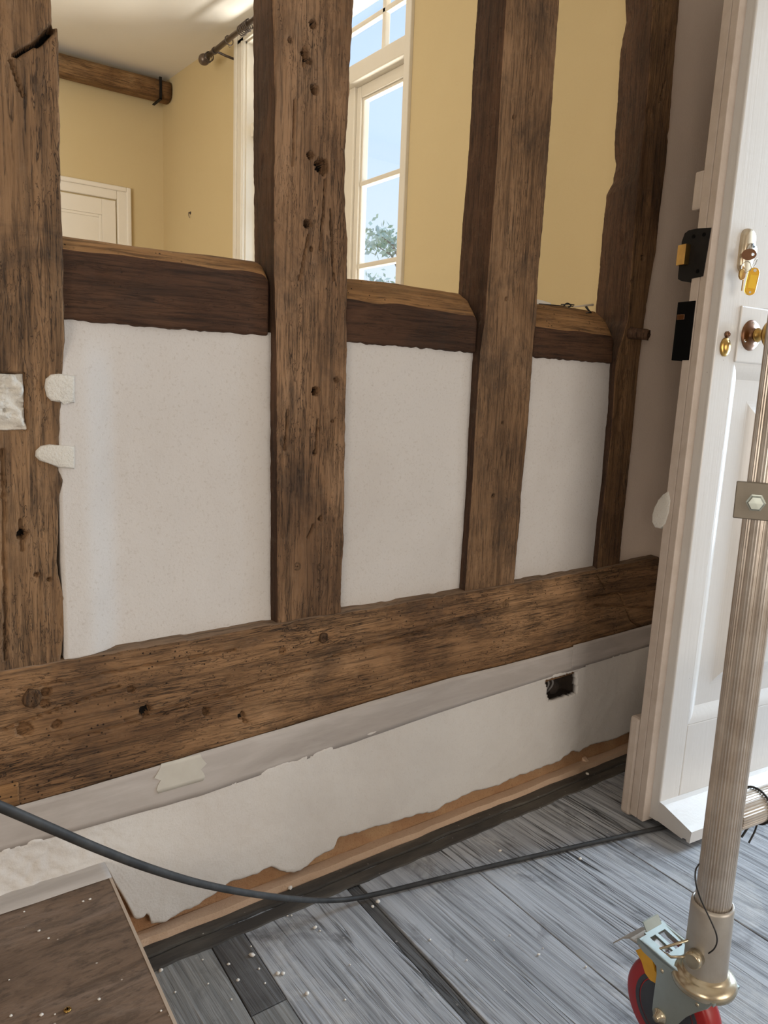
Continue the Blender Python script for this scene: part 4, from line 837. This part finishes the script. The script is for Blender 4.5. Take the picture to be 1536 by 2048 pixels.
# the key in the latch with its ring, second key and amber tag (things of their own)
def dpt(u, v, w): return MD @ Vector((u, v, w))
kx, kz = D(1498, 509, 0.034)
key = thing('key', 'dark-bowed key standing in the night latch of the white door', 'key', tuple(dpt(kx, 0.034, kz)))
obj('blade', box(kx-0.0009, kx+0.0009, 0.014, 0.028, kz-0.004, kz+0.004, 0.0004), M['bright_brass'], key, False, MD)
def bow(u, v, w, r):
    bm = bmesh.new(); prof = [(r*1.25*math.cos(a) + (0.25*r if abs(math.cos(a)) < .5 else 0)*0, r*math.sin(a)) for a in np.linspace(0, 2*math.pi, 24, endpoint=False)]
    hole = [(0.62*r + 0.28*r*math.cos(a), 0.28*r*math.sin(a)) for a in np.linspace(0, 2*math.pi, 24, endpoint=False)]
    t_ = 0.0013
    for s_ in (-t_, t_):
        pass
    o1 = [bm.verts.new((u-t_, v+a, w+b)) for a, b in prof]; i1 = [bm.verts.new((u-t_, v+a, w+b)) for a, b in hole]
    o2 = [bm.verts.new((u+t_, v+a, w+b)) for a, b in prof]; i2 = [bm.verts.new((u+t_, v+a, w+b)) for a, b in hole]
    for k in range(24):
        j = (k+1) % 24
        for q in ((o1[k], o1[j], i1[j], i1[k]), (o2[k], o2[j], i2[j], i2[k]), (o1[k], o1[j], o2[j], o2[k]), (i1[k], i1[j], i2[j], i2[k])): bm.faces.new(q)
    return bm
Rk = Matrix.Translation((kx, 0.034, kz)) @ Matrix.Rotation(math.radians(-42), 4, 'Z') @ Matrix.Translation((-kx, -0.034, -kz))
obj('bow', bow(kx, 0.034, kz, 0.0105), M['bronze'], key, False, MD @ Rk)
rc = Vector((D(1508, 529, 0.038)[0], 0.038, D(1508, 529, 0.038)[1]))
obj('split_ring', tube([MD @ (rc + Vector((0.0035*math.cos(a), 0.005*math.sin(a), 0.0115*math.sin(a)))) for a in np.linspace(0, 2*math.pi, 30, endpoint=False)], .0008, 6, True), M['steel_key'], key, True)
tagc = Vector(D(1504, 563, 0.036)); uu, ww = tagc[0], tagc[1]
kt = thing('key_tag', 'amber plastic key tag hanging below the latch cylinder', 'key tag', tuple(dpt(uu, .036, ww)))
Rt = Matrix.Translation((uu, .036, ww)) @ Matrix.Rotation(math.radians(9), 4, 'Y') @ Matrix.Rotation(math.radians(38), 4, 'Z') @ Matrix.Translation((-uu, -.036, -ww))
bm = bmesh.new(); n_ = 28; pill(bm, uu, ww, 0.0105, 0.0265, [(0.033, 0.0012), (0.0345, 0), (0.0375, 0), (0.039, 0.0012)]); obj('tag_case', bm, M['amber'], kt, False, MD @ Rt)
obj('tag_window', box(uu-0.0068, uu+0.0068, 0.0388, 0.0396, ww-0.014, ww+0.012, .0004), M['amber_light'], kt, False, MD @ Rt)
bm = bmesh.new(); add_lathe(bm, (uu, 0.0388, ww+0.0205), (0, 1, 0), [(0, .003), (.0008, .003), (.0008, 0)], 12); obj('tag_eyelet', bm, M['chip'], kt, False, MD @ Rt); bm = bmesh.new(); add_lathe(bm, (uu, 0.0388, ww-0.0215), (0, 1, 0), [(0, .0022), (.0008, .0022), (.0008, 0)], 12); obj('tag_eyelet', bm, M['chip'], kt, False, MD @ Rt)
sc2 = D(1484, 549, 0.024); k2 = thing('key', 'orange-brown second key hanging behind the amber tag', 'key', tuple(dpt(sc2[0], .024, sc2[1])))
bm = bmesh.new(); n_ = 20; pill(bm, sc2[0], sc2[1], 0.0095, 0.0105, [(0.0224, .0008), (0.0232, 0), (0.0249, 0), (0.0256, .0008)]); add_box(bm, sc2[0]+0.004, sc2[0]+0.007, .0234, .0246, sc2[1]-0.03, sc2[1]-0.006); obj('bow', bm, M['brass'], k2, False, MD)
obj('split_ring', tube([MD @ (Vector((sc2[0]+0.004, 0.028, sc2[1]+0.014)) + Vector((0.003*math.cos(a), 0.008*math.cos(a), 0.010*math.sin(a)))) for a in np.linspace(0, 2*math.pi, 30, endpoint=False)], .0007, 6, True), M['steel_key'], k2, True)

# ================================================================== SCAFFOLD TOWER LEG ON CASTOR
PXY = np.array([0.9146, 0.4728]); r0 = 0.0226; PLN = (0.0086, -0.0062)
tw = thing('scaffold_tower', 'ribbed aluminium scaffold tower leg on a red castor in front of the door', 'scaffold', (PXY[0], PXY[1], 0))
def ribbed(base, axis, L, r, nrib=38, dep=0.0009):
    x, y, z_ = frame_of(axis); b = Vector(base); bm = bmesh.new(); n = nrib*4; rings = []
    prof = [r, r, r-dep, r-dep]
    for h in (0, L):
        rings.append([bm.verts.new(b + z_*h + (x*math.cos(2*math.pi*k/n) + y*math.sin(2*math.pi*k/n))*prof[k % 4]) for k in range(n)])
    for k in range(n): bm.faces.new((rings[0][k], rings[0][(k+1) % n], rings[1][(k+1) % n], rings[1][k]))
    bm.faces.new(list(reversed(rings[0]))); bm.faces.new(rings[1]); return bm
obj('upright', ribbed((PXY[0], PXY[1], 0.252), (*PLN, 1), 1.9, r0), M['alu'], tw)
cdir = Vector((math.cos(math.radians(-7)), math.sin(math.radians(-7)), 0))
cz0 = W(1468, 1645, 'x', PXY[0])[2]
obj('cross_tube', ribbed(Vector((PXY[0], PXY[1], cz0)) + cdir*0.012, cdir, 1.15, r0), M['alu'], tw)
cc = Vector((PXY[0], PXY[1], cz0)) + cdir*0.066
x_, y_, zz_ = frame_of(cdir)
bm = tube([cc + (x_*math.cos(a) + y_*math.sin(a))*(r0+.0016) for a in np.linspace(0, 2*math.pi, 32, endpoint=False)], .0016, 6, True)
add_tube(bm, spline([cc - Vector((0, 0, r0+.001)), cc - Vector((0.012, 0, r0+.006)), cc - Vector((0.034, 0.004, r0+.010))], 5), .0016, 6); add_tube(bm, spline([cc - Vector((0, 0.006, r0)), cc - Vector((0.018, 0.012, r0+.004)), cc - Vector((0.030, 0.012, r0+.016))], 5), .0012, 6)
ct = obj('cable_tie', bm, M['wire'], tw, True)
# clamp plate with hexagon bolt
toc = Vector((-PXY[0], -PXY[1], 0)).normalized(); side = Vector((0, 0, 1)).cross(toc).normalized()
cpz = W(1511, 1003, 'x', PXY[0]-0.02)[2]
Mc = Matrix(((side.x, toc.x, 0, PXY[0]+PLN[0]*(cpz-.15)), (side.y, toc.y, 0, PXY[1]+PLN[1]*(cpz-.15)), (0, 0, 1, cpz), (0, 0, 0, 1)))
pl = obj('clamp_plate', box(-0.034, 0.05, r0-0.002, r0+0.004, -0.022, 0.023, 0.0012), M['steel_grey'], tw, False, Mc)
p_ = Mc.inverted() @ Vector(WD(1513, 1001, 0.98)); bu = p_.x
obj('clamp_arm', box(0.02, 0.09, -0.03, r0+0.001, -0.02, 0.02, 0.002), M['steel_grey'], pl, False, Mc)
bm = bmesh.new(); add_lathe(bm, (bu, r0+0.004, -0.001), (0, 1, 0), [(0, .0112), (.0015, .0112), (.0018, .0092), (.008, .0092), (.009, .0080), (.0092, 0)], 6); obj('hex_bolt', bm, M['zinc'], pl, False, Mc)
# spigot sleeve, pin, tie wire
obj('spigot_sleeve', lathe((PXY[0], PXY[1], 0.158), (0, 0, 1), [(0, .0278), (.002, .0282), (.098, .0272), (.103, .0262), (.103, .0236), (.06, .023)], 40), M['cast_alu'], tw, True)
# castor frame: trail direction and axle
WC = PXY + 0.040*np.array([0.0349, 0.9994]); tr_ = Vector((WC[0]-PXY[0], WC[1]-PXY[1], 0)).normalized(); axl = Vector((0, 0, 1)).cross(tr_); axl = axl if axl.dot(toc) > 0 else -axl
cen = Vector((WC[0], WC[1], 0.070)); sgn = axl
def CF(t, a, z_): return Vector((PXY[0], PXY[1], 0)) + tr_*t + axl*a + Vector((0, 0, z_))
trail = (Vector((WC[0]-PXY[0], WC[1]-PXY[1], 0))).length
cas = obj('castor', lathe((PXY[0], PXY[1], 0.136), (0, 0, 1), [(0, .036), (.004, .041), (.010, .0425), (.016, .040), (.020, .034), (.022, .030), (.026, .029)], 40), M['zinc_gold'], tw, True)
cas['label'] = 'steel castor with red wheel and foot brake'
hw = 0.016
obj('tyre', lathe(cen - axl*hw, axl, [(0, .048), (0.0, .064), (.003, .068), (.009, .070), (2*hw-.009, .070), (2*hw-.003, .068), (2*hw, .064), (2*hw, .048)], 64), M['tyre'], cas, True)
hb = bmesh.new(); add_lathe(hb, cen - axl*(hw+.001), axl, [(0, .02), (0, .0505), (.004, .0515), (2*hw-.002, .0515), (2*hw+.002, .0505), (2*hw+.0022, .0445), (2*hw+.0003, .0437), (2*hw+.0003, .0427), (2*hw+.0022, .042), (2*hw+.003, .015), (2*hw+.006, .014), (2*hw+.006, 0)], 56); auto_smooth(obj('hub', hb, M['hub'], cas), 30)
for a0 in (0.026, -0.030):
    q = [(-0.032, 0.143), (-0.026, 0.132), (-0.010, 0.114), (0.002, 0.098), (0.016, 0.072), (0.027, 0.0585), (0.044, 0.058), (0.053, 0.070), (0.0525, 0.090), (0.0505, 0.128), (0.0525, 0.139), (0.060, 0.1435), (0.0765, 0.1445), (0.0875, 0.151), (0.0885, 0.158), (0.083, 0.1605), (0.02, 0.1545), (-0.02, 0.149)]
    bm = bmesh.new(); add_prism(bm, [CF(t_, a0, z_) for t_, z_ in q], axl*0.004); bmesh.ops.bevel(bm, geom=[ed for ed in bm.edges if abs((ed.verts[0].co-ed.verts[1].co).normalized().dot(axl)) < .1], offset=.0008, segments=1, affect='EDGES')
    obj('fork', bm, M['zinc'], cas)
bm = bmesh.new(); add_prism(bm, [CF(-0.034, -0.030, 0.141), CF(-0.034, 0.030, 0.141), CF(0.048, 0.030, 0.151), CF(0.048, -0.030, 0.151)], (0, 0, 0.004)); obj('fork', bm, M['zinc'], cas)
bm = bmesh.new()
for a_0, a_1, t_0, t_1 in ((0.014, 0.030, 0.048, 0.084), (-0.030, -0.020, 0.048, 0.090), (-0.004, 0.002, 0.048, 0.078), (-0.020, 0.014, 0.078, 0.088)): add_prism(bm, [CF(t_0, a_0, 0.151+(t_0-.048)*.16), CF(t_0, a_1, 0.151+(t_0-.048)*.16), CF(t_1, a_1, 0.151+(t_1-.048)*.16), CF(t_1, a_0, 0.151+(t_1-.048)*.16)], (0, 0, 0.004))
add_prism(bm, [CF(0.084, 0.010, 0.158), CF(0.094, 0.010, 0.172), CF(0.094, -0.024, 0.172), CF(0.084, -0.024, 0.158)], tr_*0.002)
obj('brake_housing', bm, M['zinc'], cas)
bm = bmesh.new()
pr = [(0.062, 0.140), (0.084, 0.149), (0.098, 0.150), (0.110, 0.143), (0.119, 0.132), (0.126, 0.124)]
for (a, b) in zip(pr, pr[1:]):
    add_prism(bm, [CF(a[0], -0.012, a[1]), CF(a[0], 0.027, a[1]), CF(b[0], 0.031, b[1]), CF(b[0], -0.010, b[1])], (0, 0, 0.0025))
bmesh.ops.remove_doubles(bm, verts=bm.verts, dist=1e-5); obj('brake_pedal', bm, M['cast_alu'], cas)
bm = bmesh.new(); add_lathe(bm, CF(trail, 0.029, 0.070), axl, [(0, .0105), (.0025, .0105), (.003, .007), (.006, .007), (.0065, .005), (.010, .005), (.0105, 0)], 16); obj('axle_bolt', bm, M['zinc_gold'], cas, True)
for t_, z_ in ((0.044, 0.138), (-0.012, 0.128)): obj('rivet', lathe(CF(t_, 0.029, z_), axl, [(0, .0035), (.0015, .003), (.002, 0)], 10), M['zinc_gold'], cas, True)
bm = bmesh.new(); n4 = [(0.094, 0.131), (0.086, 0.140), (0.068, 0.141), (0.060, 0.122), (0.040, 0.118), (0.040, 0.108), (0.066, 0.1035), (0.075, 0.108), (0.083, 0.122)]
add_prism(bm, [CF(a, 0.0185, z_) for a, z_ in n4], axl*0.003); o = obj('brake_shoe', bm, M['yellow_tag'], cas); o['label'] = 'yellow plastic brake shoe'
# locking pin of the spigot with tie wire
bm = bmesh.new(); pin0 = Vector((PXY[0], PXY[1], 0.192)) + toc*0.026 + side*(-0.012); pax = (toc*0.9 - side*0.35).normalized()
add_lathe(bm, pin0, pax, [(0, .0115), (.010, .0115), (.013, .0105), (.0135, .009), (.0125, 0)], 20)
px_ = (tr_*0.8 + toc*0.2)
add_tube(bm, [pin0 + pax*.006 - side*.008, pin0 - side*0.03 + toc*.012 + Vector((0, 0, -.004)), pin0 - side*0.045 + toc*.006 + Vector((0, 0, -.002)), pin0 - side*0.012 + Vector((0, 0, .02))], .0018, 8); obj('locking_pin', bm, M['zinc_gold'], tw, True)
wp = spline([WD(1398, 1728, .985), WD(1391, 1742, .972), WD(1392, 1768, .966), WD(1402, 1800, .966), WD(1420, 1838, .966), WD(1432, 1866, .963), WD(1434, 1884, .966), WD(1428, 1898, .970), WD(1417, 1907, .976)], 5)
obj('tie_wire', tube(wp, .0010, 6), M['wire'], tw, True)

# ================================================================== CABLE
cpts = [WD(-140, 1560, .58), WD(-60, 1589, .60), WD(0, 1613, .625), WD(100, 1656, .67), WD(200, 1699, .73), WD(300, 1737, .81), WD(400, 1767, .92), WD(500, 1787, 1.05), WD(580, 1797, 1.175), W(640, 1801, 'z', .055), W(700, 1798, 'z', .020), W(770, 1784, 'z', .008), W(880, 1757, 'z', .007), W(1000, 1728, 'z', .007), W(1100, 1705, 'z', .007), W(1210, 1680, 'z', .007), W(1330, 1654, 'z', .007), W(1420, 1640, 'z', .007)]
tag(obj('extension_cable', tube(spline(cpts, 8), 0.0045, 12), M['cable'], None, True), 'black rubber cable sagging across the wall base and along the floor', 'cable')

# ================================================================== CRUMBS OF PLASTER
def crumb_mesh(k):
    bm = bmesh.new(); bmesh.ops.create_icosphere(bm, subdivisions=1, radius=1.0)
    for v in bm.verts: v.co = Vector((v.co.x*(1+rng.normal(0, .18)), v.co.y*(.8+rng.normal(0, .15)), v.co.z*.45))
    me = bpy.data.meshes.new('plaster_crumb'); bm.to_mesh(me); bm.free(); me.materials.append(M['chip']); return me
cms = [crumb_mesh(k) for k in range(5)]
def crumb(px, py, z, r, label, group):
    p = W(px, py, 'z', z); o = link('plaster_crumb', cms[random.randrange(5)], None, None, True); o.location = (p[0], p[1], z + r*0.35); o.scale = (r, r, r); o.rotation_euler = (0, 0, random.uniform(0, 6.28)); tag(o, label, 'crumb', group)
crumb(580, 1777, .0075, .0062, 'largest white plaster crumb, on the dark strip under the cable', 'crumbs on the dark floor edge')
crumb(1077, 1910, .001, .0030, 'round white crumb alone on the blue-grey boards left of the castor', 'crumbs on the grey boards')
crumb(503, 1912, .001, .0055, 'white crumb in a dark stain right of the step edge', 'crumbs on the grey boards')
crumb(322, 1942, .001, .0045, 'white crumb nearest to the corner of the step', 'crumbs on the grey boards')
crumb(630, 1856, .001, .0045, 'pale crumb on the wide board below the cable', 'crumbs on the grey boards')
crumb(1175, 1549, .0075, .0060, 'white crumb on the dark floor edge near the door', 'crumbs on the dark floor edge')
def crumbs(lst, z, label):
    bm = bmesh.new()
    for px, py, r in lst:
        p = W(px, py, 'z', z); k = bmesh.ops.create_icosphere(bm, subdivisions=1, radius=r)
        for v in k['verts']: v.co = Vector((p[0]+v.co.x*random.uniform(.7, 1.2), p[1]+v.co.y*random.uniform(.7, 1.1), z+r*.3+v.co.z*.5))
    o = obj('plaster_crumbs', bm, M['chip'], None, True); o['kind'] = 'stuff'; tag(o, label, 'crumbs')
crumbs([(457, 1929, .0032), (476, 1961, .0034), (403, 1851, .0025), (453, 1841, .0028), (438, 1880, .0022), (393, 1892, .002), (556, 1948, .0045), (566, 1948, .004), (614, 1988, .0045), (518, 1938, .0025), (463, 1999, .002), (405, 1920, .002), (575, 1832, .002), (583, 1831, .0022), (640, 1862, .0022), (860, 1880, .0025), (933, 1921, .002), (988, 1881, .002), (1020, 1871, .002), (1086, 1897, .0018), (1172, 1934, .0025), (1160, 1718, .004), (935, 1625, .004), (1000, 1702, .004), (745, 1814, .004), (756, 1804, .005), (502, 1893, .002), (530, 1967, .002), (416, 1968, .002), (350, 1985, .0022), (700, 1930, .002), (690, 2000, .002)], .001, 'tiny white plaster crumbs scattered over the grey floorboards')
crumbs([(px, py, random.uniform(.0012, .0026)) for px, py in [(48, 1824), (78, 1862), (97, 1877), (180, 1799), (166, 1803), (18, 1960), (22, 2032), (83, 2030), (198, 1999), (110, 2029), (322, 2022)]], .1755, 'tiny white plaster crumbs scattered over the raised brown floor')
bm = bmesh.new()
p = W(1168, 1518, 'z', .02); add_lathe(bm, p + np.array([0, .004, -.012]), (0.1, -1, 0.3), [(0, .018), (.012, .016), (.022, .008), (.026, 0)], 9)
for v in bm.verts: v.co += Vector(rng.normal(0, .002, 3).tolist())
tag(obj('plaster_lump', bm, M['batten']), 'pinkish lump of broken plaster on the bare strip near the door', 'plaster lump')
